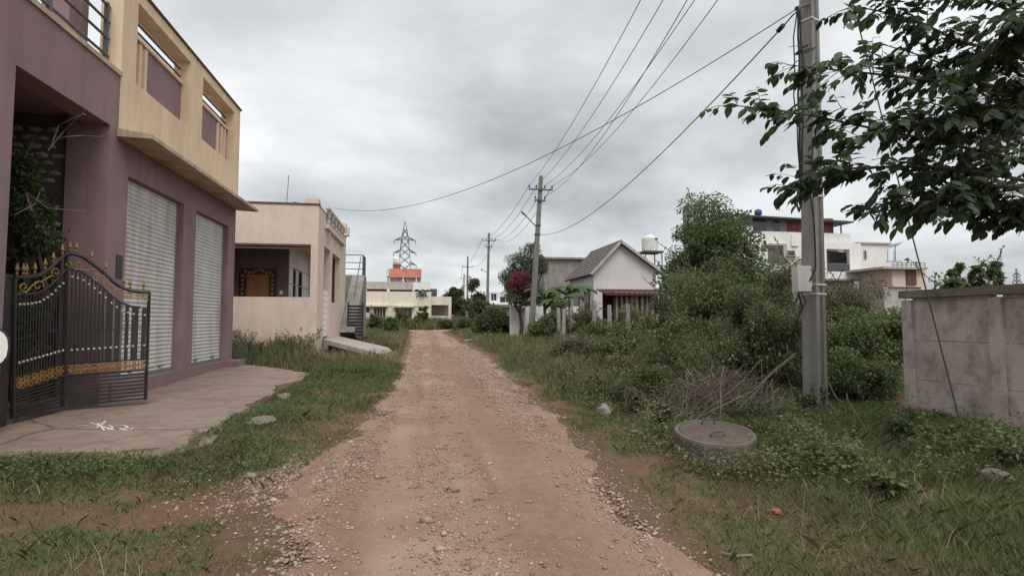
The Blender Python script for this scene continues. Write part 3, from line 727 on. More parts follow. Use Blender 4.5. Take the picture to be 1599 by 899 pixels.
# roof antennas
for lab, px, py, hh in (('thin tall aerial rod on the cream house roof', 445, 318, 1.25), ('short dark tee shaped pipe on the cream house roof', 463, 318, .32)):
    b_ = on_y(px, py, 20.0)
    a_ = thing('aerial_rod' if hh > 1 else 'vent_pipe', lab, 'antenna' if hh > 1 else 'pipe', (b_[0], 20.0, 4.0))
    MB().tube([(b_[0], 20.0, 4.0), (b_[0] + (.1 if hh > 1 else 0), 20.0, 5.05 + hh)], .014 if hh > 1 else .03).build('rod', 'steel' if hh > 1 else 'dark_steel', a_)
    if hh < 1: MB().tube([(b_[0] - .1, 20.0, 5.05 + hh), (b_[0] + .14, 20, 5.0 + hh)], .035).build('tee', 'dark_steel', a_)

# ------------------------------------------------------------------ far buildings
def rct(px0, py0, px1, py1, Y):
    a = on_y(px0, (py0 + py1) / 2, Y); b = on_y(px1, (py0 + py1) / 2, Y); c = on_y((px0 + px1) / 2, py0, Y); d = on_y((px0 + px1) / 2, py1, Y)
    return a[0], b[0], d[2], c[2]
def slab(name, m, parent, r4, Y, depth, zlow=None, **k):
    x0, x1, z0, z1 = rct(*r4, Y)
    if zlow is not None: z0 = zlow
    return MB().box(x0, x1, Y, Y + depth, z0, z1).build(name, m, parent)
def window_in(parent, r4, Y, fm='white', bars=2, gm='glass', t=.07):
    x0, x1, z0, z1 = rct(*r4, Y)
    f = MB().wall_y(x0, x1, z0, z1, Y - .05, Y + .08, [(x0 + t, x1 - t, z0 + t, z1 - t)]).build('window', fm, parent)
    n = bars + 1; wv = (x1 - x0 - 2 * t) / n
    for k in range(n): MB().box(x0 + t + k * wv + .02, x0 + t + (k + 1) * wv - .02, Y + .03, Y + .05, z0 + t, z1 - t).build('pane', gm, f)
    if bars:
        for k in range(1, n): MB().box(x0 + t + k * wv - .02, x0 + t + k * wv + .02, Y, Y + .06, z0 + t, z1 - t).build('mullion', fm, f)
    return f

YB = 66.0
wb = thing('white_house', 'cream white house with orange top storey at the end of the road', 'house', (-2, YB, .5))
x0, x1, z0, z1 = rct(546, 455, 673, 512, YB)
H_ = [rct(565, 479, 578, 489, YB), rct(583, 479, 603, 497, YB), rct(617, 480, 644, 500, YB)]
mb = MB().wall_y(x0, x1, .3, z1, YB, YB + .3, H_); mb.box(x0, x1, YB + .5, YB + 9, .3, z1 - .5)
mb.build('wall', 'pale_wall', wb)
for r4, nb in (((565, 479, 578, 489), 1), ((583, 479, 603, 497), 3), ((617, 480, 644, 500), 3)): window_in(wb, r4, YB + .12, 'white', nb)
for r4 in ((562, 475.5, 581, 478.5), (580, 476, 606, 478.6), (614, 477, 647, 479.6)):
    a, b, c, d = rct(*r4, YB); MB().box(a, b, YB - .5, YB - .003, c, d).build('sunshade', 'pale_wall', wb)
a, b, c, d = rct(546, 455, 673, 478, YB); MB().box(a - .03, b + .03, YB - .06, YB - .003, c, d).build('parapet_band', 'pale_wall', wb)
# right wing with open porch
a, b, c, d = rct(673.5, 463, 705, 507, YB); o_ = rct(674, 476, 700.5, 493, YB)
MB().wall_y(a, b, .3, d, YB + .2, YB + .45, [o_]).build('porch_front', 'pale_wall', wb)
MB().box(a, b, YB + 3, YB + 3.2, .3, d - .1).build('porch_back', 'greyish', wb); MB().box(a, b, YB + .452, YB + 3, d - .35, d - .1).build('porch_roof', 'pale_wall', wb)
MB().box(*[rct(672, 450, 683, 470, YB)[i] for i in (0, 1)], YB + 1.2, YB + 2, *[rct(672, 450, 683, 469, YB)[i] for i in (2, 3)]).build('stair_frame', 'dark_steel', wb)
# first floor
Y1 = YB + 2.5
H1 = [rct(571, 451, 604, 462, Y1), rct(608, 452, 644, 463, Y1)]
x0, x1, z0, z1 = rct(560, 440, 672, 464, Y1)
MB().wall_y(x0, x1, z0 - .4, z1, Y1, Y1 + .25, H1).build('upper_wall', 'greyish', wb)
for r4 in ((571, 451, 604, 462), (608, 452, 644, 463)):
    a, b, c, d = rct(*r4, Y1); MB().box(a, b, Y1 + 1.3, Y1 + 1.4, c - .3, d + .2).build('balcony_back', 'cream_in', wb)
for r4 in ((568, 450, 571.5, 462), (604.5, 451, 608, 462), (644, 452, 648, 463)): slab('column', 'pale_wall', wb, r4, Y1 - .35, .3)
slab('terrace_block', 'white', wb, (645, 441, 672, 463), Y1 - .2, .19)
MB().box(x0, x1, Y1 + .25, Y1 + 6, z1 - .3, z1 - .1).build('roof_slab', 'greyish', wb)
# top storey
Y2 = YB + 4.0
slab('orange_band', 'orange', wb, (608, 419.5, 658, 433), Y2, 3.0)
slab('orange_side', 'pale_wall', wb, (603.5, 420, 607.8, 431), Y2 + .1, 2.8)
t_ = slab('top_wall', 'greyish', wb, (605, 433, 657, 452), Y2 + .5, 3.0)
for px in (607, 628.5, 649): slab('column', 'pale_wall', wb, (px, 433, px + 2, 446), Y2 + .1, .2)
window_in(wb, (625, 436, 628, 444), Y2 + .44, 'pale_wall', 0); window_in(wb, (631.5, 436, 636, 444), Y2 + .44, 'pale_wall', 0)
slab('roof_hut', 'brick', wb, (614, 413, 625, 420), Y2 + 1, 1.5); slab('roof_hut_cap', 'greyish', wb, (613, 411.5, 626, 413), Y2 + .9, 1.7)
c = on_y(619.5, 411, Y2 + 1.6); wt = thing('roof_tank', 'small pale water tank on top of the orange storey', 'water tank', (c[0], c[1], c[2]))
MB().lathe((c[0], c[1], c[2]), [(.45, 0), (.47, .1), (.47, .55), (.3, .72), (.12, .8)], 12).build('tank_body', 'tank', wt)
# picket gate in front of the wing
a, b, c, d = rct(687, 494, 702, 507, YB - 3); pk = thing('picket_gate', 'low white picket gate before the far cream white house', 'gate', (a, YB - 3, .5))
for k in range(7): MB().box(a + (b - a) * k / 6.5, a + (b - a) * k / 6.5 + .05, YB - 3.03, YB - 3, .4, d).build('picket', 'white', pk)
for zz in (.7, d - .2): MB().box(a, b, YB - 2.998, YB - 2.96, zz, zz + .06).build('rail', 'white', pk)

# white building glimpsed behind the third pole
YD = 72.0
hb = thing('distant_house', 'small white two storey house glimpsed behind the lamp pole, far down the road', 'house', (on_y(787, 480, YD)[0], YD, .5))
x0, x1, z0, z1 = rct(764, 456, 803, 505, YD)
H_ = [rct(766, 458, 776, 470, YD), rct(780, 463, 799, 473, YD), rct(767, 478, 776, 486, YD), rct(782, 479, 800, 487, YD)]
MB().wall_y(x0, x1, .3, z1, YD, YD + .3, H_).build('wall', 'white', hb); MB().box(x0, x1, YD + 1, YD + 7, .3, z1 - .2).build('inner_block', 'greyish', hb)
for r4 in ((766, 458, 776, 470), (780, 463, 799, 473), (767, 478, 776, 486), (782, 479, 800, 487)): window_in(hb, r4, YD + .12, 'white', 1)
a, b, c, d = rct(762, 474, 805, 476, YD); MB().box(a, b, YD - .7, YD - .003, c, d).build('balcony_slab', 'white', hb)

# gable house on the right
YG = 34.0
gh = thing('gable_house', 'pale plastered house with steep dark tiled gable roof', 'house', (13, YG, hz1(13, YG)))
ap_, le, re_ = on_y(967, 381, YG), on_y(927, 422, YG), on_y(1024, 421, YG)
gz = hz1(13, YG) - .1
GL = 5.6
MB().prism([(le[0], YG, gz), (re_[0], YG, gz), (re_[0], YG, re_[2]), (ap_[0], YG, ap_[2]), (le[0], YG, le[2])], (0, GL, 0)).build('wall', 'gable_wall', gh)
def roof_side(apx, eave, nm):
    A = np.array([apx[0], YG - .35, apx[2] + .12]); B = np.array([eave[0], YG - .35, eave[2] + .02]); d = B - A; L = np.linalg.norm(d); B = A + d * (L + .42) / L; d = B - A; L = np.linalg.norm(d)
    nrmv = np.array([-d[2], 0, d[0]]); nrmv = nrmv / np.linalg.norm(nrmv); nrmv = nrmv if nrmv[2] > 0 else -nrmv
    rf = MB().prism([A, B, B - nrmv * .07, A - nrmv * .07], (0, GL + .7, 0)).build(nm, 'roof_tile', gh)
    rows, cols = 11, 10
    u = d / L; tl, tw = L / rows, (GL + .7) / cols
    me = MB()
    vs_ = []
    for a_ in (0, 1):
        for i, k in enumerate(np.linspace(0, 1, 6)):
            h_ = .05 * math.sin(math.pi * k); h0 = .012 if a_ == 0 else .055
            p_ = u * tl * 1.12 * a_ + np.array([0, tw * k, 0]) + nrmv * (h_ + h0); vs_.append(p_)
    me.add(vs_, [(i, i + 1, i + 7, i + 6) for i in range(5)] + [(6, 7, 8, 9, 10, 11)])
    ms = me.mesh('roof_tile', 'roof_tile')
    for r_ in range(rows):
        for c_ in range(cols): inst('roof_tile', ms, A + u * tl * r_ + np.array([0, tw * c_, 0]), rf)
    MB().bar(A + np.array([0, -.02, 0]), B + np.array([0, -.02, 0]), .05, .16).build('barge_board', 'greyish', gh)
    return rf
roof_side(ap_, le, 'roof_slope'); roof_side(ap_, re_, 'roof_slope')
MB().tube([(ap_[0], YG - .36, ap_[2] + .14), (ap_[0], YG + GL + .35, ap_[2] + .14)], .09, 8).build('ridge_cap', 'roof_tile', gh)
for yy in (YG + .8, YG + 3.2):
    f = MB().box(le[0] - .04, le[0] - .003, yy, yy + 1.1, 1.9, 3.2).build('window', 'brown_trim', gh); MB().box(le[0] - .05, le[0] - .042, yy + .08, yy + 1.02, 1.98, 3.12).build('pane', 'glass', f)
    MB().prism([(le[0], yy - .2, 3.45), (le[0] - .55, yy - .2, 3.3), (le[0] - .55, yy - .2, 3.36), (le[0], yy - .2, 3.53)], (0, 1.5, 0)).build('sunshade', 'greyish', gh)
# maroon roofed slatted shed before it
YP = 30.0
pgl = thing('slatted_shed', 'maroon sheet roofed shed with pale and maroon slats before the gable house', 'shed', (on_y(985, 480, YP)[0], YP, hz1(12, YP)))
xa, xb, z0, z1 = rct(941, 452, 1050, 464, YP)
n = 46; vs_ = []
for k in range(n):
    x = xa + (xb - xa) * k / (n - 1); z = .035 * (k % 2)
    vs_ += [(x, YP - .5, z1 - .28 + z), (x + .3, YP + 2.2, z1 + .12 + z), (x, YP - .5, z1 - .31 + z), (x + .3, YP + 2.2, z1 + .09 + z)]
MB().add(vs_, [(4 * k, 4 * k + 4, 4 * k + 5, 4 * k + 1) for k in range(n - 1)] + [(4 * k + 2, 4 * k + 3, 4 * k + 7, 4 * k + 6) for k in range(n - 1)] + [(4 * k, 4 * k + 2, 4 * k + 6, 4 * k + 4) for k in range(n - 1)]).build('roof_sheet', 'maroon', pgl)
MB().box(xa, xb, YP - .53, YP - .505, z1 - .36, z1 - .22).build('fascia', 'maroon', pgl)
xs0 = on_y(958, 470, YP)[0]; gz2 = hz1(12, YP)
for k in range(11):
    x = xs0 + k * .30
    MB().box(x, x + .13, YP, YP + .05, gz2, z1 - .2).build('slat', 'redpanel' if k in (4, 7) else 'maroon' if k % 3 else 'maroon', pgl)
    MB().box(x + .135, x + .285, YP + .06, YP + .1, gz2, z1 - .15).build('slat', 'greyish', pgl)
MB().box(xs0, xs0 + 3.3, YP + 1.8, YP + 1.9, gz2, z1).build('back_wall', 'maroon', pgl)

# white boundary wall beside the bougainvillea
bw = thing('boundary_wall', 'short white boundary wall behind the leaning lamp pole', 'wall', (on_y(800, 500, 31)[0], 31, hz1(6, 31)))
x0, x1, z0, z1 = rct(797, 479, 815, 515, 31.0); MB().box(x0, x1, 31.0, 31.25, .2, z1).build('end_panel', 'white', bw)
x2, x3, z2, z3 = rct(830, 478, 905, 492, 32.0); MB().box(x1 - .02, x3, 32.0, 32.2, .2, z3).build('long_panel', 'white', bw); MB().box(x1 + .003, x1 + .2, 31.05, 32.0, .2, z1 - .03).build('return_panel', 'white', bw)
MB().box(x0 - .04, x1 + .04, 30.96, 31.29, z1 + .002, z1 + .07).build('coping', 'white', bw)
# grey block house behind the banana plants
YK = 52.0
gb_ = thing('grey_block_house', 'flat roofed grey concrete house behind the banana plants', 'house', (on_y(880, 430, YK)[0], YK, .5))
x0, x1, z0, z1 = rct(850, 405, 913, 500, YK); MB().box(x0, x1, YK, YK + 6, .3, z1).build('wall', 'conc', gb_)
MB().box(x0 - .25, x1 + .25, YK - .3, YK + 6.3, z1 + .002, z1 + .18).build('roof_slab', 'conc', gb_)
# water tank on a steel stand
YT = 40.0
tc_ = on_y(1015, 393, YT); wt = thing('water_tank', 'white ribbed plastic water tank on a steel stand behind the gable roof', 'water tank', tc_)
R_ = (on_y(1027, 380, YT)[0] - on_y(1003, 380, YT)[0]) / 2; th = on_y(1015, 367, YT)[2] - tc_[2]
prof = [(R_ * .98, 0)]
for k in range(8): prof += [(R_, th * .8 * (k + .2) / 8), (R_ * .965, th * .8 * (k + .75) / 8)]
prof += [(R_ * .95, th * .84), (R_ * .5, th * .95), (R_ * .35, th * .96), (R_ * .34, th * 1.03), (.02, th * 1.05)]
MB().lathe(tc_, prof, 24).build('tank_body', 'tank', wt, True)
MB().box(tc_[0] + R_ * .25, tc_[0] + R_ * .6, tc_[1] - R_ * .97, tc_[1] - R_ * .9, tc_[2] + th * .68, tc_[2] + th * .76).build('maker_mark', 'cable', wt)
ts = thing('tank_stand', 'dark steel frame stand under the white water tank', 'stand', (tc_[0], YT, hz1(tc_[0], YT)))
MB().box(tc_[0] - R_ - .15, tc_[0] + R_ + .15, YT - R_ - .15, YT + R_ + .15, tc_[2] - .13, tc_[2] - .003).build('platform', 'dark_steel', ts)
for sx in (-1, 1):
    for sy_ in (-1, 1): MB().tube([(tc_[0] + sx * R_ * 1.05, YT + sy_ * R_ * 1.05, tc_[2] - .13), (tc_[0] + sx * R_ * 1.15, YT + sy_ * R_ * 1.15, .3)], .045, 4).build('leg', 'dark_steel', ts)
for zz in (1.1, 2.4):
    MB().tube([(tc_[0] - R_ * 1.05, YT - R_ * 1.05, tc_[2] - zz), (tc_[0] + R_ * 1.05, YT - R_ * 1.05, tc_[2] - zz)], .03, 4).build('brace', 'dark_steel', ts)
    MB().tube([(tc_[0] + R_ * 1.05, YT - R_ * 1.05, tc_[2] - zz), (tc_[0] + R_ * 1.05, YT + R_ * 1.05, tc_[2] - zz)], .03, 4).build('brace', 'dark_steel', ts)

# white apartment house on the right
YA = 50.0
ab = thing('apartment_house', 'large white flat roofed house with red panelled rooftop room', 'building', (38, YA, .5))
x0, x1, z0, z1 = rct(1180, 378, 1345, 435, YA); zt_ = z1
Ho = [rct(1199, 384, 1224, 412, YA), rct(1228, 391, 1242, 408, YA), rct(1291, 389, 1327, 424, YA)]
mb = MB().wall_y(x0, x1, z0, z1, YA, YA + .35, Ho); mb.box(x0, x1, YA + 1.9, YA + 10, .3, z1 - .2); mb.box(x1 - .3, x1, YA + .35, YA + 1.9, z0, z1)
mb.build('wall', 'white', ab)
MB().box(x0, x1, YA + .352, YA + 1.9, z0, z0 + .2).build('floor_slab', 'greyish', ab)
slab('lower_wall', 'greyish', ab, (1180, 436, 1335, 520), YA + 1.0, .85, .3)
slab('ledge', 'conc', ab, (1178, 434.3, 1347, 437.5), YA - .3, .29)
a, b, c, d = rct(1228, 391, 1242, 408, YA); MB().box(a, b, YA + .2, YA + .3, c, d).build('window_recess', 'greyish', ab)
window_in(ab, (1229, 392, 1241, 400), YA + .1, 'greyish', 0)
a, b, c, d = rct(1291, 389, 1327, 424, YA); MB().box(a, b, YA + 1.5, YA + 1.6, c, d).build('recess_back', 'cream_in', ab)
window_in(ab, (1297, 394, 1321, 420), YA + 1.4, 'brown_trim', 1)
MB().box(a, b, YA + .1, YA + .13, c, c + .75).build('glass_railing', 'glass', ab); MB().tube([(a, YA + .1, c + .8), (b, YA + .1, c + .8)], .035).build('rail', 'steel', ab)
slab('pilaster', 'white', ab, (1279, 388, 1290.5, 426), YA - .25, .247)
a, b, c, d = rct(1199, 384, 1224, 412, YA); MB().box(a, b, YA + 1.4, YA + 1.5, c, d).build('balcony_back', 'greyish', ab)
MB().box(b - .35, b, YA - .5, YA - .003, c, d).build('balcony_fin', 'greyish', ab); MB().box(a, b, YA - .5, YA - .003, d - .02, d + .18).build('balcony_hood', 'greyish', ab)
slab('parapet', 'white', ab, (1190, 363, 1328, 379.5), YA + .6, .3)
slab('panel_strip', 'white', ab, (1236, 366, 1247, 384), YA - .15, .14)
# roof room
YR = YA + 1.2
cols_ = ['glass', 'glass', 'steel', 'glass', 'steel', 'redpanel', 'redpanel', 'rail_dark', 'rail_dark', 'rail_dark', 'redpanel', 'redpanel']
pxs = np.linspace(1176, 1301, len(cols_) + 1)
for k, m_n in enumerate(cols_): slab('roof_room_panel', m_n, ab, (pxs[k] + .4, 341, pxs[k + 1] - .4, 364), YR, .1)
for k in range(0, len(pxs)): slab('roof_room_post', 'steel', ab, (pxs[k] - .4, 341, pxs[k] + .4, 364), YR - .03, .05)
slab('roof_post', 'steel', ab, (1313, 346, 1314.5, 366), YR, .1)
a0_, a1_ = on_y(1168, 336, YR - 1), on_y(1331, 346, YR - 1)
MB().prism([(a0_[0], YR - 1.2, a0_[2]), (a1_[0], YR - 1.2, a1_[2]), (a1_[0], YR - 1.2, a1_[2] - .14), (a0_[0], YR - 1.2, a0_[2] - .14)], (0, 5, 0)).build('canopy_roof', 'dark_steel', ab)
slab('stair_room', 'greyish', ab, (1078, 318, 1094, 400), YA + 3, 1.6, .3)
bt_ = on_y(1184, 337, YA + 2); bl = thing('blue_drum', 'small round blue drum on the rooftop canopy of the white apartment house', 'drum', bt_)
MB().lathe(bt_, [(.2, 0), (.36, .15), (.38, .35), (.34, .55), (.15, .68), (.03, .7)], 14).build('drum_body', 'blue', bl, True)
# second, more distant bluish white house
Y3 = 60.0
nb_ = thing('stepped_house', 'pale stepped house with outside stairs right of the apartment house', 'building', (on_y(1370, 430, Y3)[0], Y3, .5))
slab('wall', 'white', nb_, (1343, 380, 1391, 500), Y3, 5, .3)
slab('roof_edge', 'greyish', nb_, (1341, 378.5, 1392, 381), Y3 - .2, 5.4)
for k in range(5): slab('stair_band', 'greyish' if k % 2 else 'white', nb_, (1352, 440 + k * 11, 1382, 446 + k * 11), Y3 - .5 - k * .1, .45)
window_in(nb_, (1349, 391, 1353, 404), Y3 - .06, 'greyish', 0)
for px in (1386, 1396): MB().tube([on_y(px, 408, Y3), on_y(px, 390, Y3)], .04).build('railing_post', 'steel', nb_)
MB().tube([on_y(1384, 408, Y3), on_y(1408, 408, Y3)], .05).build('rail', 'steel', nb_)
an = on_y(1398, 408, Y3 + 1); ant = thing('tv_antenna', 'rooftop television aerial on the pale stepped house', 'antenna', an)
tp = on_y(1398, 383, Y3 + 1); MB().tube([an, tp], .05).build('mast', 'steel', ant); MB().tube([on_y(1386, 385, Y3 + 1), on_y(1406, 381, Y3 + 1)], .045).build('boom', 'steel', ant)
for k in range(5):
    q = on_y(1388 + k * 4, 384.6 - k * .8, Y3 + 1); MB().tube([q + [0, -.6, .25], q + [0, .6, -.25]], .03, 4).build('element', 'steel', ant)
# cream roof room with railing
Y4 = 46.0
cm = thing('cream_tower_house', 'cream house with rooftop railing seen above the precast wall', 'house', (on_y(1410, 440, Y4)[0], Y4, .5))
slab('upper_wall', 'cream', cm, (1393, 420, 1446, 448), Y4, 4); slab('lower_wall', 'greyish', cm, (1381, 448.5, 1440, 520), Y4 + .2, 5, .3)
slab('door_bay', 'brown_trim', cm, (1416, 421, 1431, 445), Y4 - .12, .115)
slab('roof_slab', 'greyish', cm, (1379, 416.5, 1449, 420), Y4 - .6, 5)
for k in range(8):
    px = 1394 + k * 7.2; MB().tube([on_y(px, 417, Y4), on_y(px, 410, Y4)], .03).build('railing_post', 'dark_steel', cm)
for py in (410, 413.5): MB().tube([on_y(1394, py, Y4), on_y(1445, py + .6, Y4)], .028).build('rail', 'dark_steel', cm)

# ------------------------------------------------------------------ transmission towers
def pylon(label, px, pytop, H, D, arms):
    b_ = at(px, 500, D); t_ = at(px, pytop, D); x, y = b_[0], b_[1]; zt = t_[2]; z0 = zt - H
    o = thing('transmission_tower', label, 'pylon', (x, y, z0))
    wd = lambda f: H * float(np.interp(f, [0, .55, .82, 1], [.115, .056, .034, .002]))
    mb = MB(); r = H * .0030
    for sx in (-1, 1):
        for sy_ in (-1, 1): MB().tube([(x + sx * wd(f), y + sy_ * wd(f), z0 + H * f) for f in (0, .28, .55, .75, .99)], r * 1.3, 4).build('leg', 'pylon', o)
    fs = [0, .15, .28, .4, .5, .58, .66, .73, .8, .86, .92]
    for f0, f1 in zip(fs, fs[1:]):
        for (ax, ay, bx, by) in ((-1, -1, 1, -1), (-1, 1, 1, 1), (-1, -1, -1, 1), (1, -1, 1, 1)):
            mb.tube([(x + ax * wd(f0), y + ay * wd(f0), z0 + H * f0), (x + bx * wd(f1), y + by * wd(f1), z0 + H * f1)], r, 4)
            mb.tube([(x + bx * wd(f0), y + by * wd(f0), z0 + H * f0), (x + ax * wd(f1), y + ay * wd(f1), z0 + H * f1)], r, 4)
    mb.build('lattice', 'pylon', o)
    for f, L in arms:
        z = z0 + H * f
        for s_ in (-1, 1):
            q = MB(); tip = (x + s_ * H * L, y, z - H * .012)
            for sy_ in (-1, 1): q.tube([(x + s_ * wd(f), y + sy_ * wd(f), z), tip], r, 4); q.tube([(x + s_ * wd(f), y + sy_ * wd(f), z + H * .02), tip], r, 4)
            q.tube([tip, (tip[0], y, tip[2] - H * .03)], r * 1.4, 4); q.build('cross_arm', 'pylon', o)
pylon('tall grey lattice transmission tower behind the orange topped house', 631, 343, 44, 235, ((.585, .108), (.70, .105), (.82, .10)))
pylon('tiny far lattice tower at the right edge above the precast wall', 1591, 418, 40, 420, ((.6, .1), (.75, .1), (.88, .09)))

# ------------------------------------------------------------------ electric poles
INS = MB().lathe((0, 0, 0), [(.012, 0), (.012, .06), (.045, .07), (.05, .10), (.028, .12), (.045, .14), (.03, .19), (.008, .21)], 8).mesh('insulator', 'ceramic')
def pole(label, base, top, w0, w1, arms, rot=0.0, groove=False):
    base = np.array(base, float); top = np.array(top, float)
    o = thing('electric_pole', label, 'pole', base, 'electric poles along the track')
    mb = MB(); k = 10; ca, sa = math.cos(rot), math.sin(rot)
    sec = [(-.5, -.42), (-.2, -.42), (-.16, -.3), (.16, -.3), (.2, -.42), (.5, -.42), (.5, .42), (.2, .42), (.16, .3), (-.16, .3), (-.2, .42), (-.5, .42)] if groove else [(-.5, -.42), (.5, -.42), (.5, .42), (-.5, .42)]
    n = len(sec); vs_ = []
    for i in range(k):
        f = i / (k - 1); c = base + (top - base) * f - np.array([0, 0, .3]) * (1 - f); wv = w0 + (w1 - w0) * f
        for a, b in sec: vs_.append((c[0] + wv * (a * ca - b * sa), c[1] + wv * (a * sa + b * ca), c[2]))
    mb.add(vs_, [(i * n + j, i * n + (j + 1) % n, (i + 1) * n + (j + 1) % n, (i + 1) * n + j) for i in range(k - 1) for j in range(n)] + [tuple(range((k - 1) * n, k * n))])
    mb.build('shaft', 'pole', o)
    tips = []
    for z, L, pos in arms:
        f = (z - base[2]) / (top[2] - base[2]); c = base + (top - base) * f; yo = -(w0 + (w1 - w0) * f) * .5 - .03
        a = MB().bar((c[0] - L, c[1] + yo, z), (c[0] + L, c[1] + yo, z), .05, .07).build('cross_arm', 'dark_steel', o)
        for s_ in pos:
            inst('insulator', INS, (c[0] + s_ * L, c[1] + yo, z + .03), o); tips.append(np.array([c[0] + s_ * L, c[1] + yo, z + .22]))
    return o, tips
def lampArm(o, a, b):
    a, b = np.array(a, float), np.array(b, float)
    MB().tube([a, a + (b - a) * .72], .028, 6).build('lamp_arm', 'steel', o)
    d = (b - a) / np.linalg.norm(b - a); h0 = a + (b - a) * .68
    MB().tube([h0, h0 + d * .18, b - d * .08, b], [.04, .075, .08, .045], 8).build('lamp_head', 'greyish', o)
gnd = lambda p: np.array([p[0], p[1], hz1(p[0], p[1])])
pb = gnd(on_z(1273, 645, .08)); ptp = at(1263, 8, 7.8)
P1dir = np.array([ptp[0] - pb[0], ptp[1] - pb[1], ptp[2] - pb[2]]); ptop = pb + P1dir * (8.9 / P1dir[2])
p1, t1 = pole('nearest tall grooved concrete pole carrying a grey meter box', pb, ptop, .255, .165, ((8.5, .85, (-.95, -.4, .4, .95)), (7.95, .45, (-.8, .8))), rot=.42, groove=True)
def pole_at(z): return pb + (ptop - pb) * ((z - pb[2]) / (ptop[2] - pb[2]))
D2 = 29.5
b2 = gnd(at(828, 520, D2)); t2p = at(845, 275, D2); b2[2] -= .1
p2, t2 = pole('leaning concrete pole with a single street lamp arm by the white boundary wall', b2, t2p, .30, .19, ((at(844, 297, D2)[2], .64, (-.95, -.35, .35, .95)), (at(841, 314, D2)[2], .30, (-.85, .85))))
lampArm(p2, at(836, 354, D2) + [0, -.12, 0], at(811, 332, D2) + [0, -.5, 0])
for py in (352, 366): 
    c = b2 + (t2p - b2) * ((at(836, py, D2)[2] - b2[2]) / (t2p[2] - b2[2])); MB().box(c[0] - .14, c[0] + .14, c[1] - .13, c[1] + .13, c[2] - .03, c[2] + .03).build('clamp', 'dark_steel', p2)
D3 = 57.0
b3 = gnd(at(760, 500, D3)); t3p = at(763.5, 364, D3)
p3, t3 = pole('second pole down the road, upright against the sky', b3, t3p, .30, .2, ((at(763, 376, D3)[2], .70, (-.95, -.35, .35, .95)), (at(763, 386, D3)[2], .33, (-.85, .85))))
lampArm(p3, at(761.5, 426, D3) + [0, -.12, 0], at(750, 421, D3) + [0, -.5, 0])
D4 = 84.0
b4 = gnd(at(729, 500, D4)); t4p = at(730.5, 400, D4)
p4, t4 = pole('third pole down the road with one wide arm and one short arm', b4, t4p, .32, .22, ((at(730, 417, D4)[2], .80, (-.95, 0, .95)), (at(730, 432, D4)[2], .40, (-.85, .85))))
D5 = 112.0
b5 = gnd(at(724, 500, D5)); t5p = at(724.6, 427, D5)
p5, t5 = pole('farthest pole, half hidden behind the third pole down the road', b5, t5p, .34, .22, ((at(724, 435, D5)[2], .80, (-.95, .95)), (at(724, 446, D5)[2], .4, (-.8, .8))))
# meter box, clamps and cables on the near pole
zb0 = at(1262, 434, 7.4)[2]; c = pole_at(zb0); vdir = np.array([math.cos(.42), math.sin(.42), 0]); fdir = np.array([math.sin(.42), -math.cos(.42), 0])
bc = c - np.array([_cy, -_sy, 0]) * .235 - np.array([FW[0], FW[1], 0]) * .15
bx_ = MB(); hw, hh, dd = .10, .175, .07
U = RT * hw; Wd = np.array([FW[0], FW[1], 0]) * dd
vs_ = [bc + a * U + b * Wd + np.array([0, 0, cc * hh]) for cc in (-1, 1) for a, b in ((-1, -1), (1, -1), (1, 1), (-1, 1))]
bx_.add(vs_, [(0, 3, 2, 1), (4, 5, 6, 7), (0, 1, 5, 4), (1, 2, 6, 5), (2, 3, 7, 6), (3, 0, 4, 7)])
mbx = bx_.build('meter_box', 'boxgrey', p1)
vs_ = [bc + a * U * .92 + b * Wd + np.array([0, 0, cc * hh * .94]) for cc in (-1, 1) for a, b in ((-1, -1.14), (1, -1.14), (1, -1.01), (-1, -1.01))]
MB().add(vs_, [(0, 3, 2, 1), (4, 5, 6, 7), (0, 1, 5, 4), (1, 2, 6, 5), (2, 3, 7, 6), (3, 0, 4, 7)]).build('box_lid', 'boxgrey', mbx)
for sx_ in (-.7, 0, .7):
    q = bc + U * .97 - Wd * 1.2 + np.array([0, 0, sx_ * hh]); MB().ball(q, .012).build('hinge', 'dark_steel', mbx)
for zz in (at(1262, 442, 7.4)[2], at(1262, 457, 7.4)[2], at(1262, 298, 7.4)[2], at(1262, 10, 7.4)[2]):
    q = pole_at(zz); f = (zz - pb[2]) / 8.9; wv = (.255 - .09 * f) * .5 + .012
    s4 = [(-1, -.88), (1, -.88), (1, .88), (-1, .88)]
    vs_ = [(q[0] + wv * (a * math.cos(.42) - b * math.sin(.42)), q[1] + wv * (a * math.sin(.42) + b * math.cos(.42)), zz + h_) for h_ in (-.012, .012) for a, b in s4]
    MB().add(vs_, [(i, (i + 1) % 4, (i + 1) % 4 + 4, i + 4) for i in range(4)]).build('strap', 'silver', p1)
def wavy(pts, amp=.015):
    out = []
    pts = [np.array(q) for q in pts]
    for a, b in zip(pts, pts[1:]):
        for t in np.linspace(0, 1, 6)[:-1]: out.append(a + (b - a) * t + (np.array(mnoise.noise_vector(Vector(a + (b - a) * t) * 2.3)) * amp))
    return out + [pts[-1]]
dpt = 7.25
for pts, r in (([(1246, 12), (1248, 90), (1246, 180), (1249, 260), (1250, 318), (1247, 330), (1243, 318), (1247, 290), (1254, 285)], .013), ([(1245, 14), (1240, 60), (1240, 150), (1246, 240), (1252, 310), (1250, 326)], .008),
               ([(1249, 16), (1253, 100), (1252, 200), (1252, 300)], .012), ([(1270, 140), (1276, 190), (1268, 240), (1264, 300), (1272, 350), (1274, 420), (1264, 440)], .010), ([(1246, 455), (1252, 480), (1243, 500), (1246, 512)], .012), ([(1250, 455), (1258, 470), (1247, 492), (1242, 505)], .008)):
    MB().tube(wavy([at(x, y, dpt + (.0 if i else 0)) for i, (x, y) in enumerate(pts)]), r, 6).build('cable', 'cable', p1)
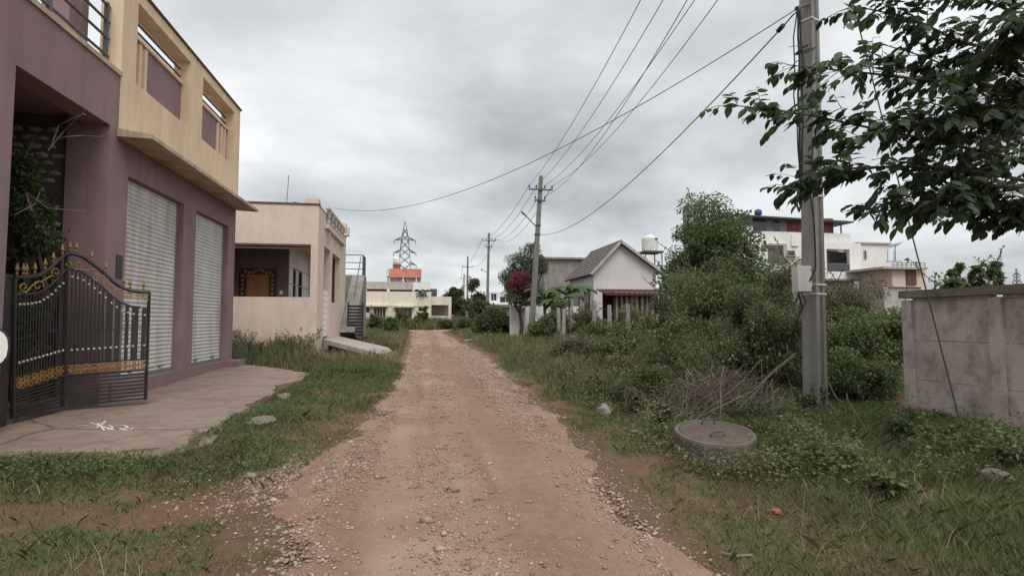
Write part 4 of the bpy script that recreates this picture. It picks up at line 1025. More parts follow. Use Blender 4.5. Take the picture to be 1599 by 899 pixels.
MB().tube([at(1244, 14, 7.3), at(1252, 10, 7.5), at(1260, 8, 7.7)], .03, 6).build('hook', 'dark_steel', p1)

# ------------------------------------------------------------------ overhead wires
def sag(a, b, s_, n=26):
    a = np.array(a, float); b = np.array(b, float)
    return [a + (b - a) * t - np.array([0, 0, s_ * 4 * t * (1 - t)]) for t in np.linspace(0, 1, n)]
def wire(label, a, b, s_, r, m='wire', grp='overhead power wires', name='overhead_wire'):
    return tag(MB().tube(sag(a, b, s_), r, 5).build(name, m), label, 'wire', grp)
nm1 = ['leftmost', 'second from left', 'third from left', 'fourth from left', 'fifth from left', 'rightmost']
order1 = sorted(range(len(t1)), key=lambda i: t1[i][0])
m12 = list(zip([t1[0], t1[1], t1[2], t1[3], t1[4]], [t2[0], t2[1], t2[2], t2[3], t2[5]]))
lab = ['leftmost', 'second from the left', 'middle', 'second from the right', 'lower right']
for k, (a, b) in enumerate(m12): wire(f'{lab[k]} of five wires from the nearest pole to the leaning lamp pole', a, b, .55 + .1 * k, .0095)
for k in range(4): wire(f'{["leftmost","second from the left","third from the left","rightmost"][k]} of four wires between the leaning lamp pole and the next pole', t2[k], t3[k], .7 + .2 * k, .013)
wire('left wire between the second and third poles down the road', t3[0], t4[0], .8, .018)
wire('right wire between the second and third poles down the road', t3[3], t4[2], .9, .018)
wire('single wire running on from the third pole to the farthest pole', t4[0], t5[0], .8, .022)
wire('thin service wire sagging from the nearest pole to the cream house roof', at(1245, 14, 7.3), on_x(522, 325, XH - .1), .95, .0065, 'cable')
ca_ = at(1226, 38, 7.3); cb_ = b2 + (t2p - b2) * ((at(838, 367, D2)[2] - b2[2]) / (t2p[2] - b2[2])) + np.array([.1, -.15, 0])
cw_ = thing('service_cable', 'thick black cable with a taped joint from the nearest pole to the leaning lamp pole', 'cable', cb_, 'overhead power wires')
MB().tube([at(1246, 18, 7.3), at(1238, 24, 7.25)] + sag(ca_, cb_, .75), .0095, 6).build('cable_line', 'cable', cw_)
MB().tube([at(1223, 40, 7.3), at(1215, 49, 7.4)], .032, 8).build('taped_joint', 'cable', cw_)
# stay wire down to the ground by the precast wall
sb = on_x(1502, 664, 6.55); sb[2] = hz1(sb[0], sb[1]) - .05; st1 = on_x(1425, 362, 6.1)
tag(MB().tube([sb, pole_at(8.3)], .009, 5).build('stay_wire', 'dark_steel'), 'thin dark stay wire slanting down in front of the precast wall', 'wire')

# ------------------------------------------------------------------ precast wall, manhole, fence posts, stones
XW = 6.82
pw_ = thing('precast_wall', 'weathered pinkish precast concrete panel wall on the right', 'wall', (XW, 6.9, hz1(XW, 6.9)))
yp = [6.84]; 
while yp[-1] > -2: yp.append(yp[-1] - 1.22)
for k, y in enumerate(yp):
    MB().prism([(XW - .07, y - .075, -.1), (XW + .07, y - .075, -.1), (XW + .07, y + .075, -.1), (XW - .07, y + .075, -.1)], (0, 0, 1.73)).build('post', 'wallpanel', pw_)
for y0, y1 in zip(yp[1:], yp[:-1]):
    for r_ in range(3):
        z0 = .02 + r_ * .535
        MB().prism([(XW - .025 + random.uniform(-.006, .006), y0 + .078, z0), (XW + .03, y0 + .078, z0), (XW + .03, y1 - .078, z0), (XW - .025 + random.uniform(-.006, .006), y1 - .078, z0)], (0, 0, .523)).build('panel', 'wallpanel', pw_)
    MB().box(XW - .035, XW + .04, y0 + .076, y1 - .076, 1.615, 1.66).build('top_strip', 'wallpanel', pw_)
MB().box(XW - .10, XW + .11, yp[-1], yp[0] + .09, 1.662, 1.765).build('coping', 'coping', pw_)
MB().box(XW - .2, XW + .12, 6.62, 7.0, hz1(XW, 6.9) - .05, hz1(XW, 6.9) + .06).build('footing', 'conc', pw_)

mc = on_z(1116, 672, .27); mz = hz1(mc[0], mc[1])
mh = thing('manhole_chamber', 'round raised concrete manhole with two iron lifting handles', 'manhole', (mc[0], mc[1], mz))
TL = Matrix.Rotation(math.radians(8), 4, 'X') @ Matrix.Rotation(math.radians(-1.5), 4, 'Y')
def tilt(mb):
    mb.v = [tuple(np.array([mc[0], mc[1], .26]) + np.array((TL @ Vector((v[0] - mc[0], v[1] - mc[1], v[2] - .26))))) for v in mb.v]; return mb
RO = .385
tilt(MB().lathe((mc[0], mc[1], 0), [(RO * .985, mz - .2), (RO * .99, .1), (RO, .235), (RO * .985, .26), (RO * .90, .262), (RO * .885, .235), (RO * .2, .232)], 40)).build('ring', 'mossy', mh)
tilt(MB().lathe((mc[0], mc[1], 0), [(RO * .86, .234), (RO * .865, .25), (RO * .85, .262), (RO * .4, .268), (.01, .27)], 40)).build('lid', 'lid', mh)
tilt(MB().tube([(mc[0] + RO * .875 * math.cos(a), mc[1] + RO * .875 * math.sin(a), .256) for a in np.linspace(0, 6.283, 40)], .009, 5)).build('lid_rim', 'dark_steel', mh)
for hx, hy in ((.04, .2), (-.06, -.16)):
    h_ = MB().tube([(mc[0] + hx - .07, mc[1] + hy, .25), (mc[0] + hx - .068, mc[1] + hy, .30), (mc[0] + hx - .05, mc[1] + hy, .318), (mc[0] + hx + .05, mc[1] + hy, .318), (mc[0] + hx + .068, mc[1] + hy, .30), (mc[0] + hx + .07, mc[1] + hy, .25)], .009, 6)
    tilt(h_).build('handle', 'dark_steel', mh)

posts = []
for k, (px, py, D, tl, lab) in enumerate(((872, 481, 26, .0, 'leftmost granite fence post, right of the leaning lamp pole'), (879, 482, 25, .03, 'second granite fence post from the lamp pole'), (893, 478, 27, -.02, 'third granite fence post from the lamp pole'),
        (907, 476, 30, 0, 'farthest granite fence post among the garden plants'), (927, 469, 24, .02, 'tall granite fence post below the gable wall corner'), (952, 476, 23, -.01, 'granite fence post left of the slatted shed'), (979, 474, 21, .02, 'nearest granite fence post, beside the leaning timber'))):
    q = at(px, py, D); g_ = hz1(q[0], q[1]); a = .085
    mb = MB(); vs_ = []
    for i, f in enumerate((0, .4, .75, 1)):
        for sx, sy_ in ((-1, -1), (1, -1), (1, 1), (-1, 1)): vs_.append((q[0] + sx * a * (1 - .15 * f) + tl * f * 1.5 + random.uniform(-.012, .012), q[1] + sy_ * a * .8 + random.uniform(-.012, .012), g_ - .1 + (q[2] - g_ + .1) * f + random.uniform(-.02, .02) * (i == 3)))
    mb.add(vs_, [(i * 4 + j, i * 4 + (j + 1) % 4, i * 4 + 4 + (j + 1) % 4, i * 4 + 4 + j) for i in range(3) for j in range(4)] + [(12, 13, 14, 15)])
    tag(mb.build('granite_post', 'granite'), lab, 'post', 'granite fence posts'); posts.append(np.array([q[0], q[1] - .08, q[2]]))
for k, dz in enumerate((.25, .7)):
    tag(MB().tube([q_ - np.array([0, 0, dz]) for q_ in (posts[0], posts[4], posts[5], posts[6])], .008, 4).build('fence_wire', 'dark_steel'), ('upper' if k == 0 else 'lower') + ' strand of wire strung between the granite fence posts', 'wire')
a_, b_ = at(976, 488, 20.5), at(964, 545, 20.5); b_[2] = hz1(b_[0], b_[1]) - .1
tag(MB().tube([a_, b_], .05, 7, .06).build('leaning_timber', 'bark'), 'dark timber leaning against the nearest granite fence post', 'timber')
blk = MB().box(-.2, .2, -.1, .1, 0, .2)
for (px, D, lv, lab) in ((900, 24, 1, 'concrete block lying on top of the small block pile'), (893, 24, 0, 'left lower concrete block of the small pile'), (908, 24.2, 0, 'right lower concrete block of the small pile'), (884, 23.5, 0, 'single concrete block left of the small pile')):
    q = at(px, 520, D); g_ = hz1(q[0], q[1]) + .12
    b_ = MB().box(q[0] - .28, q[0] + .28, q[1] - .12, q[1] + .12, g_ + lv * .235 - .1, g_ + lv * .235 + .13); tag(b_.build('concrete_block', 'conc'), lab, 'block', 'concrete blocks by the fence')
def rock(name, label, px, py, size, m, seed, z=None, cat='stone', grp=None):
    p_ = on_z(px, py, .05 if z is None else z)
    for _ in range(5): p_ = on_z(px, py, hz1(p_[0], p_[1]) + size[2] * .25)
    o = inst(name, rock_mesh(name, m, seed), (p_[0], p_[1], hz1(p_[0], p_[1]) + size[2] * .2), None, (0, 0, seed), size); return tag(o, label, cat, grp)
rock('pale_rock', 'pale whitish rock among weeds left of the manhole', 945, 640, (.34, .22, .2), 'rock_pale', 1)
rock('brick_lump', 'orange brick lump at the right edge of the track', 1210, 798, (.085, .07, .055), 'brick', 2)
rock('flat_stone', 'long flat pale stone slab on the right verge far down the track', 738, 530, (1.1, .5, .22), 'rock_pale', 3)
rock('edge_stone', 'large stone at the apron edge, nearest the bright grass', 405, 658, (.34, .24, .14), 'rock', 4)
rock('edge_stone', 'stone at the apron edge, beyond the larger one', 443, 619, (.3, .2, .12), 'rock', 5)
rock('small_stone', 'flat grey stone on the gravel left of the track', 390, 743, (.13, .09, .05), 'rock_pale', 6)
rock('small_stone', 'small whitish stone beside the flat grey stone on the left gravel', 355, 737, (.06, .05, .04), 'rock_pale', 7)
rock('white_scrap', 'white scrap lying in the grass below the manhole', 1123, 741, (.05, .04, .04), 'white', 8, cat='litter')
rock('pink_scrap', 'pale pink scrap in the weeds right of the manhole', 1176, 705, (.10, .06, .06), 'rock_pale', 9, cat='litter')
rock('weed_rock', 'grey brown rock half hidden by weeds, left below the manhole', 995, 676, (.17, .13, .11), 'rock', 10)
rock('verge_stone', 'brown rock low in the weeds below the precast wall', 1560, 745, (.30, .22, .14), 'rock', 11)

# ------------------------------------------------------------------ vegetation
def clump_points(n, c, r, flat=.75):
    d = nrm(rng.normal(size=(n, 3))); rad = rng.random((n, 1)) ** .45
    return np.asarray(c) + d * rad * np.asarray(r) * np.array([1, 1, flat]), d
def crown(centers, radii, n, size, wr=.5, up=.35, droop=.3):
    zf_ = .65 + .75 * rng.random(len(radii)); wts = np.asarray(radii) ** 2; wts = wts / wts.sum(); Vs, Qs, o = [], [], 0
    for c, r, w_, zs_ in zip(centers, radii, wts, zf_):
        k = max(12, int(n * w_)); P, d = clump_points(k, c, r)
        D = d * .8 + rng.normal(size=(k, 3)) * .7 + np.array([0, 0, up])
        V, Q = leaf_quads(P, D, size * zs_ * (.6 + .8 * rng.random(k)), wr, droop); Vs.append(V); Qs.append(Q + o); o += len(V)
    return np.concatenate(Vs), np.concatenate(Qs)
def bush(name, label, base, rx, ry, h, n, m, size=.06, ncl=38, cat='bush', grp=None, trunk=None, low=.12, shoots=26, clr=.36, wr=.5):
    global rng
    rng = np.random.default_rng(zlib.crc32(label.encode()))
    o = thing(name, label, cat, base, grp); base = np.array(base, float)
    cs, rs = [], []
    for k in range(ncl):
        d = nrm(rng.normal(size=3)); u = rng.random() ** .45 * .95
        q = np.array([d[0] * u * rx, d[1] * u * ry, h * (low + (1 - low) * (.5 + .5 * d[2] * u)) * (.86 + .22 * rng.random())])
        r = clr * min(rx, h) * (.55 + .7 * rng.random()); cs.append(base + q + [0, 0, -r * .3]); rs.append(r)
    st = MB(); fork = base + np.array([0, 0, h * .12 if trunk is None else trunk])
    tr = .018 * h + .012
    if trunk is not None: st.tube([base - [0, 0, .1], base + [.03 * h, 0, trunk * .5], fork], tr * 1.6, 7, tr * 1.2)
    for c in cs[::2]:
        c = np.array(c); mid = (fork + c) / 2 + rng.normal(size=3) * .06 * h
        st.tube([fork if trunk is not None else base + rng.normal(size=3) * [.12 * rx, .12 * ry, 0] - [0, 0, .05], mid, c], tr * .7, 5, tr * .2)
    Pt, Dt = [], []
    for k in range(shoots):
        c = np.array(cs[rng.integers(len(cs))]); r = rs[0]
        d = nrm(np.array([rng.normal() * .7, rng.normal() * .7, 1.0])); L = (.15 + .38 * rng.random() ** 1.5) * min(h, 2.2) * .8; a = c + d * r * .4; b = a + d * L + rng.normal(size=3) * .05
        st.tube([a, (a + b) / 2 + rng.normal(size=3) * .02, b], tr * .22, 4, tr * .08)
        for t in np.linspace(.25, 1, 14): Pt.append(a + (b - a) * t); Dt.append(rng.normal(size=3) + d * .5)
    V, Q = crown(cs, rs, n, size, wr)
    if Pt:
        V2, Q2 = leaf_quads(np.array(Pt), np.array(Dt), size * 1.05, wr); Q = np.concatenate([Q, Q2 + len(V)]); V = np.concatenate([V, V2])
    np_mesh('crown' if trunk is not None else 'foliage', V, Q, m, o); st.build('trunk' if trunk is not None else 'stems', 'bark', o)
    return o
def bush_px(name, label, px, pytop, hwpx, D, n, m, ry=None, grow=False, **k):
    c = at(px, 500, D); t = at(px, pytop - (22 if grow else 0), D); g_ = hz1(c[0], c[1]); rx = hwpx / F * D; n = int(n * 1.6)
    return bush(name, label, (c[0], c[1], g_), rx, ry or rx * .8, t[2] - g_, n, m, **k)
GB = 'shrubs in the overgrown plot'
bush_px('shrub', 'olive shrub right of the granite posts, left end of the thicket', 1040, 470, 48, 16, 9000, 'leaf_olive', size=.07, grp=GB)
bush_px('shrub', 'tall olive shrub in front of the bright green tree', 1110, 418, 85, 13.5, 15000, 'leaf_olive', size=.06, ncl=34, grow=True, grp=GB)
bush_px('shrub', 'tall dark shrub right behind the meter box pole', 1222, 405, 70, 12, 13000, 'leaf_dark', size=.06, ncl=30, grow=True, grp=GB)
bush_px('shrub', 'thin brownish shrub right of the meter box pole, below the apartment house', 1320, 436, 70, 11, 11000, 'leaf_dull', size=.05, grow=True, grp=GB, shoots=26)
bush_px('shrub', 'green shrub beside the end of the precast wall', 1362, 480, 66, 9.6, 14000, 'leaf_green', size=.05, grow=True, grp=GB)
bush_px('shrub', 'light olive shrub above the dead brush pile', 1095, 502, 78, 9.8, 12000, 'leaf_olive', size=.045, grow=True, grp=GB)
bush_px('shrub', 'dark shrub behind the dead brush pile, left of the near pole', 1205, 480, 72, 9.6, 12000, 'leaf_dark', size=.05, grow=True, grp=GB)
bush_px('shrub', 'shrub at the left foot of the thicket behind dry weeds', 985, 525, 55, 13, 9000, 'leaf_olive', size=.055, grow=True, grp=GB)
bush_px('shrub', 'low shrub below the slatted shed, nearest the track', 905, 522, 45, 17, 6000, 'leaf_dull', size=.06, grp=GB)
bush_px('shrub', 'low leafy shrub above the pale rock', 1015, 570, 55, 9.3, 9000, 'leaf_olive', size=.04, grp=GB)
bush_px('shrub', 'low green shrub between the near pole and the precast wall', 1340, 545, 56, 8.7, 10000, 'leaf_green', size=.045, grp=GB)
bush_px('shrub', 'round green shrub behind the boundary wall gap, left of the granite posts', 850, 490, 28, 26, 5000, 'leaf_green', size=.10, grp=GB)
bush_px('shrub', 'dense dark shrub at the foot of the second pole', 772, 482, 34, 34, 7000, 'leaf_dark', size=.13, grp=GB)
bush_px('shrub', 'pale olive shrub low among the granite posts', 940, 498, 32, 21, 5000, 'leaf_olive', size=.08, grp=GB)
bush_px('shrub', 'olive shrub filling the gap between the bright tree and the gable house', 1072, 428, 45, 15, 10000, 'leaf_olive', size=.065, grow=True, grp=GB)
bush_px('shrub', 'ragged pale shrub at the front of the thicket, right of the dry weeds', 1000, 545, 60, 11.2, 8000, 'leaf_dull', size=.05, grp=GB)
bush_px('shrub', 'ragged green shrub at the front of the thicket above the low leafy shrub', 1050, 520, 60, 11.5, 9000, 'leaf_green', size=.055, grp=GB)
bush_px('shrub', 'wide olive shrub in the middle of the thicket below the bright tree', 1160, 440, 80, 13, 11000, 'leaf_olive', size=.06, grow=True, grp=GB)
bush_px('shrub', 'garden shrub hiding the foot of the slatted shed', 990, 478, 36, 26, 7000, 'leaf_olive', size=.085, grp=GB)
bush_px('shrub', 'leafy garden shrub under the banana plants', 872, 470, 26, 28, 5000, 'leaf_olive', size=.10, grp=GB)
bush_px('shrub', 'garden shrub below the gable wall between granite posts', 915, 478, 24, 26.5, 5000, 'leaf_dull', size=.09, grp=GB)
bush_px('leafy_tree', 'bright green bushy tree rising above the thicket', 1112, 298, 76, 18, 26000, 'leaf_bright', size=.11, ncl=66, cat='tree', trunk=1.4, low=.22, shoots=26, clr=.36)
bush_px('leafy_tree', 'feathery grey green tree behind the magenta bougainvillea', 824, 380, 40, 38, 9500, 'leaf_blue', size=.16, ncl=34, cat='tree', trunk=2.0, low=.35, shoots=34, clr=.30, wr=.35)
bush_px('leafy_tree', 'tall slim tree far down the road, right of the third pole', 742, 440, 18, 62, 5000, 'leaf_dark', size=.30, ncl=20, cat='tree', trunk=1.5, low=.25)
bush_px('leafy_tree', 'dark far tree left of the third pole', 711, 450, 12, 72, 3500, 'leaf_dark', size=.32, ncl=14, cat='tree', trunk=2, low=.4)
bush_px('leafy_tree', 'rounded far tree between the second and third poles', 748, 462, 22, 50, 5000, 'leaf_dark', size=.25, ncl=18, cat='tree', trunk=1, low=.15)
bush_px('leafy_tree', 'distant pale tree beyond the picket gate, right of the far white house', 722, 462, 20, 95, 4000, 'leaf_blue', size=.4, ncl=18, cat='tree', trunk=2, low=.2)
bush_px('leafy_tree', 'distant tree showing behind the farthest pole', 702, 458, 14, 105, 3500, 'leaf_dark', size=.4, ncl=14, cat='tree', trunk=2, low=.3)
GV = 'shrubs before the far white house'
for lab, px, py, hw, D, m in (('weedy shrub left before the far white house', 585, 488, 14, 44, 'leaf_olive'), ('thin leggy shrub before the middle windows of the far white house', 627, 480, 9, 54, 'leaf_dull'), ('low shrub before the right windows of the far white house', 650, 495, 13, 56, 'leaf_olive'),
        ('leggy shrub before the right corner of the far white house', 662, 472, 8, 58, 'leaf_dull'), ('dark low shrub right of the picket gate', 697, 498, 14, 54, 'leaf_dark'), ('low green shrub at the left of the cross street', 606, 497, 16, 40, 'leaf_green'), ('olive shrub at the right mouth of the cross street', 725, 488, 18, 45, 'leaf_olive')):
    bush_px('weedy_shrub', lab, px, py, hw, D, 2600, m, size=.16, ncl=14, grp=GV, shoots=14)
# plants above the precast wall
for lab, px, py, hw, D in (('tall slender plant rising behind the precast wall, left one', 1490, 402, 30, 10.5), ('slender plant rising behind the precast wall, right one', 1545, 400, 26, 11.2)):
    bush_px('slender_plant', lab, px, py, hw, D, 2600, 'leaf_green', size=.10, ncl=16, cat='plant', low=.5, clr=.16, shoots=10, grp='plants behind the precast wall')
# climbing plant in the porch
cb = (-5.06, 8.40, .3)
cl = bush('porch_plant', 'leafy green climbing plant inside the purple porch behind the gate', cb, .36, .28, 3.45, 9000, 'leaf_green', size=.065, ncl=30, cat='plant', shoots=16, clr=.5)
tw = MB()
for pts in ([(75, 235), (100, 205), (136, 170)], [(100, 214), (130, 212), (158, 214), (168, 206)], [(50, 330), (40, 300), (75, 325), (135, 330)], [(62, 300), (55, 318), (22, 336)], [(80, 228), (92, 195), (130, 178), (134, 180)]):
    MB().tube([on_y(x, y, 8.0) if i < 2 else on_y(x, y, 7.6) for i, (x, y) in enumerate(pts)], .009, 5, .003).build('bare_twig', 'dry', cl)
# bougainvillea
bg_ = at(812, 500, 31); bo = bush('bougainvillea', 'magenta flowering bougainvillea beside the white boundary wall', (bg_[0], bg_[1], hz1(bg_[0], bg_[1])), 1.0, .8, 3.5, 3200, 'leaf_dark', size=.12, ncl=14, cat='plant', trunk=1.4, low=.5)
cs = [np.array([bg_[0], bg_[1] - .3, 0]) + [rng.uniform(-.72, .72), rng.uniform(-.35, .35), 3.5 + rng.normal() * .22] for _ in range(16)]
V, Q = crown(cs, [.28] * 16, 3400, .09, .8); np_mesh('blossom', V, Q, 'petal', bo)
# banana / broad palm plants
def banana(label, px, pytop, D, nl, L, m='leaf_bright'):
    c = at(px, 500, D); g_ = hz1(c[0], c[1]); top = at(px, pytop, D)[2]; H = (top - g_) * .62
    o = thing('banana_plant', label, 'plant', (c[0], c[1], g_), 'banana plants')
    MB().tube([(c[0], c[1], g_ - .05), (c[0] + .05, c[1], g_ + H * .5), (c[0], c[1], g_ + H)], .11, 8, .07).build('stem', 'leaf_olive', o)
    for k in range(nl):
        a = 6.283 * k / nl + rng.random() * .5; el = .6 + .7 * rng.random(); d = np.array([math.cos(a), math.sin(a), 0]); side = np.array([-d[1], d[0], 0]); vs_ = []; n = 10; LL = L * (.8 + .4 * rng.random())
        for i in range(n):
            t = i / (n - 1); pz = el * t * LL - .95 * t * t * LL * (.6 + .3 * el); ctr = np.array([c[0], c[1], g_ + H]) + d * (t * LL * .75) + [0, 0, pz]
            wv = .11 * LL * max(.03, math.sin(math.pi * min(1, max(0, (t - .12) / .88))) ** .7) * (1 - .4 * (i % 2) * rng.random()); vs_ += [ctr + side * wv + [0, 0, -.06 * LL], ctr + [0, 0, .02], ctr - side * wv + [0, 0, -.06 * LL]]
        MB().add(vs_, [f for i in range(n - 1) for f in ((3 * i, 3 * i + 1, 3 * i + 4, 3 * i + 3), (3 * i + 1, 3 * i + 2, 3 * i + 5, 3 * i + 4))]).build('leaf', m, o)
banana('banana plant with broad arching leaves right of the lamp pole', 850, 432, 30.2, 12, 1.6, 'leaf_banana')
banana('banana plant with drooping leaves before the gable house side wall', 889, 422, 30.6, 14, 1.8, 'leaf_banana')
banana('short banana plant between the other two', 870, 446, 29.6, 12, 1.6, 'leaf_banana')
# terrace palm in a pot
pc = on_y(659, 461, YB - .4); pm_ = thing('terrace_palm', 'dark potted palm on the terrace of the far white house', 'plant', (pc[0], YB + .6, pc[2] - .6))
MB().lathe((pc[0], YB + .6, pc[2] - .6), [(.22, 0), (.32, .45), (.34, .5), (.1, .5)], 10).build('pot', 'brick', pm_)
Pn, Dn = [], []
for k in range(22):
    a = 6.283 * k / 22; d = np.array([math.cos(a), math.sin(a), 0])
    for t in np.linspace(.1, 1, 22):
        q = np.array([pc[0], YB + .6, pc[2]]) + d * t * .8 + [0, 0, (.9 + .35 * (k % 3)) * t - .9 * t * t]
        for s_ in (-1, 1): Pn.append(q); Dn.append(d * .6 + s_ * np.array([-d[1], d[0], 0]) + [0, 0, -.3])
V, Q = leaf_quads(np.array(Pn), np.array(Dn), .42, .3); np_mesh('frond', V, Q, 'leaf_dark', pm_)

# dead brush pile
bpc = on_z(1160, 648, .1); bp_ = thing('brush_pile', 'heap of dead grey brown branches behind the manhole', 'brush pile', (bpc[0], bpc[1] + .4, hz1(bpc[0], bpc[1])))
tw = MB(); c0 = np.array([bpc[0] + .15, bpc[1] + .75, 0])
for k in range(950):
    a = c0 + np.array([rng.normal() * .66, rng.normal() * .38, 0]); hmax = .62 * math.exp(-((a[0] - c0[0]) / .85) ** 2); a[2] = hz1(a[0], a[1]) + rng.random() * hmax
    d = nrm(np.array([rng.normal(), rng.normal() * .5, abs(rng.normal()) * .42])); L = .25 + .55 * rng.random()
    p0 = a - d * L * .4; p0[2] = max(p0[2], .05); b = a + d * L * .6
    tw.tube([p0, (p0 + b) / 2 + rng.normal(size=3) * .05, b], .0022 + .003 * rng.random(), 3, .001)
tag(tw.build('twig_mass', 'dry', bp_), kind='stuff')
for pts, r in (([(1085, 655), (1128, 632), (1180, 605), (1240, 552)], .009), ([(1124, 655), (1126, 600), (1130, 570)], .016), ([(1072, 650), (1076, 600), (1072, 575)], .009), ([(1150, 640), (1200, 590), (1236, 558), (1243, 550)], .008), ([(1090, 650), (1140, 610), (1190, 560)], .006), ([(1205, 660), (1208, 620), (1206, 590)], .009), ([(1060, 590), (1090, 605), (1130, 640)], .006), ([(1160, 640), (1190, 600), (1190, 560)], .006)):
    MB().tube(wavy([at(x, y, 6.9) for x, y in pts], .03), r * .62, 6).build('branch', 'dry', bp_)
tag(MB().tube(wavy([at(1330, 665, 6.8), at(1318, 630, 6.7), at(1310, 625, 6.7), at(1290, 590, 6.7)], .03), .008, 5).build('dead_stalk', 'dry'), 'bare dead stalk in the weeds right of the near pole', 'stalk')
tag(MB().tube(wavy([at(1348, 668, 6.4), at(1335, 640, 6.4), at(1322, 615, 6.4)], .03), .007, 5).build('dead_stalk', 'dry'), 'second bare stalk in the weeds, nearer the precast wall', 'stalk')
for k, (pts, lab) in enumerate((([(1125, 856), (1150, 862), (1175, 864)], 'thin fallen stick lying on the verge below the brick lump'),)):
    P = [on_z(x, y, .04) for x, y in pts]; tag(MB().tube([np.array([q[0], q[1], hz1(q[0], q[1]) + .02]) for q in P], .007, 5).build('fallen_stick', 'dry'), lab, 'stick')

# ---- broad leaved tree hanging in from the right
LEAF = MB()
pr = [(0, .0), (.12, .17), (.32, .27), (.55, .27), (.78, .16), (.93, .05), (1, 0)]
vs_ = []
for t, wv in pr: vs_ += [(t, wv, -.10 * t * t + .07 * wv * 2), (t, 0, -.13 * t * t), (t, -wv, -.10 * t * t + .07 * wv * 2)]
LEAF.add(vs_, [f for i in range(len(pr) - 1) for f in ((3 * i, 3 * i + 1, 3 * i + 4, 3 * i + 3), (3 * i + 1, 3 * i + 2, 3 * i + 5, 3 * i + 4))])
leaf_me = LEAF.mesh('leaf', 'leaf_big', True)
LV = np.array(LEAF.v); LFc = LEAF.f
tb = at(1830, 640, 6.2); tb = np.array([tb[0], tb[1], hz1(tb[0], tb[1])])
tree = thing('broad_leaved_tree', 'overhanging tree branch mass with large dark oval leaves at top right', 'tree', tb)
fork = at(1760, 330, 6.0)
MB().tube([tb - [0, 0, .2], tb + [.1, 0, 1.0], (tb + fork) / 2 + [.05, .1, .3], fork, fork + [.2, .1, 1.6]], [.17, .14, .12, .10, .05], 9).build('trunk', 'bark', tree)
BR = [[(1600, 255, 5.6), (1480, 225, 5.4), (1360, 200, 5.2), (1250, 178, 5.1), (1140, 164, 5.0)], [(1580, 150, 5.5), (1440, 125, 5.3), (1330, 112, 5.2), (1232, 102, 5.1)],
      [(1590, 280, 5.6), (1450, 262, 5.4), (1350, 262, 5.2), (1285, 270, 5.1), (1228, 290, 5.05)], [(1600, 320, 5.4), (1500, 305, 5.3), (1420, 308, 5.2), (1355, 328, 5.1)],
      [(1650, 330, 5.4), (1610, 320, 5.3), (1580, 325, 5.2), (1568, 330, 5.15)], [(1600, 110, 5.4), (1500, 65, 5.3), (1420, 30, 5.2), (1325, 8, 5.1)], [(1610, 60, 5.3), (1540, 0, 5.2), (1470, -40, 5.1), (1400, -60, 5.0)],
      [(1600, 210, 5.2), (1500, 185, 5.0), (1420, 195, 4.9), (1330, 215, 4.8)], [(1640, 190, 5.8), (1540, 150, 5.7), (1470, 100, 5.6), (1380, 70, 5.6)], [(1660, 90, 4.6), (1620, 50, 4.5), (1560, 30, 4.4)],
      [(1640, 300, 5.0), (1560, 290, 4.9), (1500, 300, 4.85), (1455, 315, 4.8)], [(1680, 220, 6.0), (1600, 200, 6.0), (1520, 220, 6.0), (1430, 240, 6.0)], [(1650, 130, 5.0), (1600, 120, 4.9), (1550, 95, 4.9), (1500, 110, 4.85)],
      [(1640, 260, 5.9), (1560, 250, 5.8), (1480, 270, 5.7), (1400, 300, 5.6)], [(1640, 170, 4.9), (1590, 165, 4.8), (1530, 180, 4.8), (1450, 160, 4.75)]]
leaves = []
twg = MB()
for bi, br in enumerate(BR):
    P = [fork] + [at(*q) for q in br]; P = [np.array(p_) for p_ in P]
    # smooth polyline
    pts = []
    for i in range(len(P) - 1):
        p0, p1, p2, p3 = P[max(i - 1, 0)], P[i], P[i + 1], P[min(i + 2, len(P) - 1)]
        for t in np.linspace(0, 1, 7)[:-1]:
            pts.append(.5 * ((2 * p1) + (p2 - p0) * t + (2 * p0 - 5 * p1 + 4 * p2 - p3) * t * t + (3 * p1 - p0 - 3 * p2 + p3) * t ** 3))
    pts.append(P[-1]); n = len(pts)
    MB().tube(pts, [.02 * (1 - i / n) ** 1.2 + .004 for i in range(n)], 6).build('limb', 'bark', tree)
    for i in range(7, n):
        t_ = nrm(pts[min(i + 1, n - 1)] - pts[i - 1]); f = i / n
        for s_ in range(3 if i < n - 3 else 1):
            sd = nrm(np.cross(t_, [0, 0, 1]) * rng.choice([-1, 1]) * (.4 + .6 * rng.random()) + t_ * .7 + np.array([0, 0, rng.normal() * .5])); L = (.18 + .32 * rng.random()) * (1.15 - .6 * f)
            a = pts[i]; b = a + sd * L + [0, 0, -.03]; twg.tube([a, (a + b) / 2 + [0, 0, .02], b], .004, 4, .002)
            k = int(6 + 4 * rng.random())
            for j in range(k):
                q = a + (b - a) * (.25 + .75 * (j + 1) / k); ld = nrm(sd * .55 + np.cross(sd, [0, 0, 1]) * (1 if j % 2 else -1) * .75 + np.array([0, 0, -.55 + rng.normal() * .3]))
                leaves.append((q, ld, .062 + .075 * rng.random()))
        leaves.append((pts[i], nrm(t_ * .4 + rng.normal(size=3) * .5 + np.array([0, 0, -.5])),   .10 + .04 * rng.random()))
tag(twg.build('twigs', 'bark', tree), kind='stuff')
def leaf_matrix(q, ld, L):
    z = np.array([rng.normal() * .35, rng.normal() * .35, 1.0]); y = nrm(np.cross(z, ld)); z = np.cross(ld, y)
    return np.stack([ld, y, z], 1), q, L
order = sorted(range(len(leaves)), key=lambda i: np.linalg.norm(leaves[i][0] - CAM) / leaves[i][2])
V, Q3 = [], []
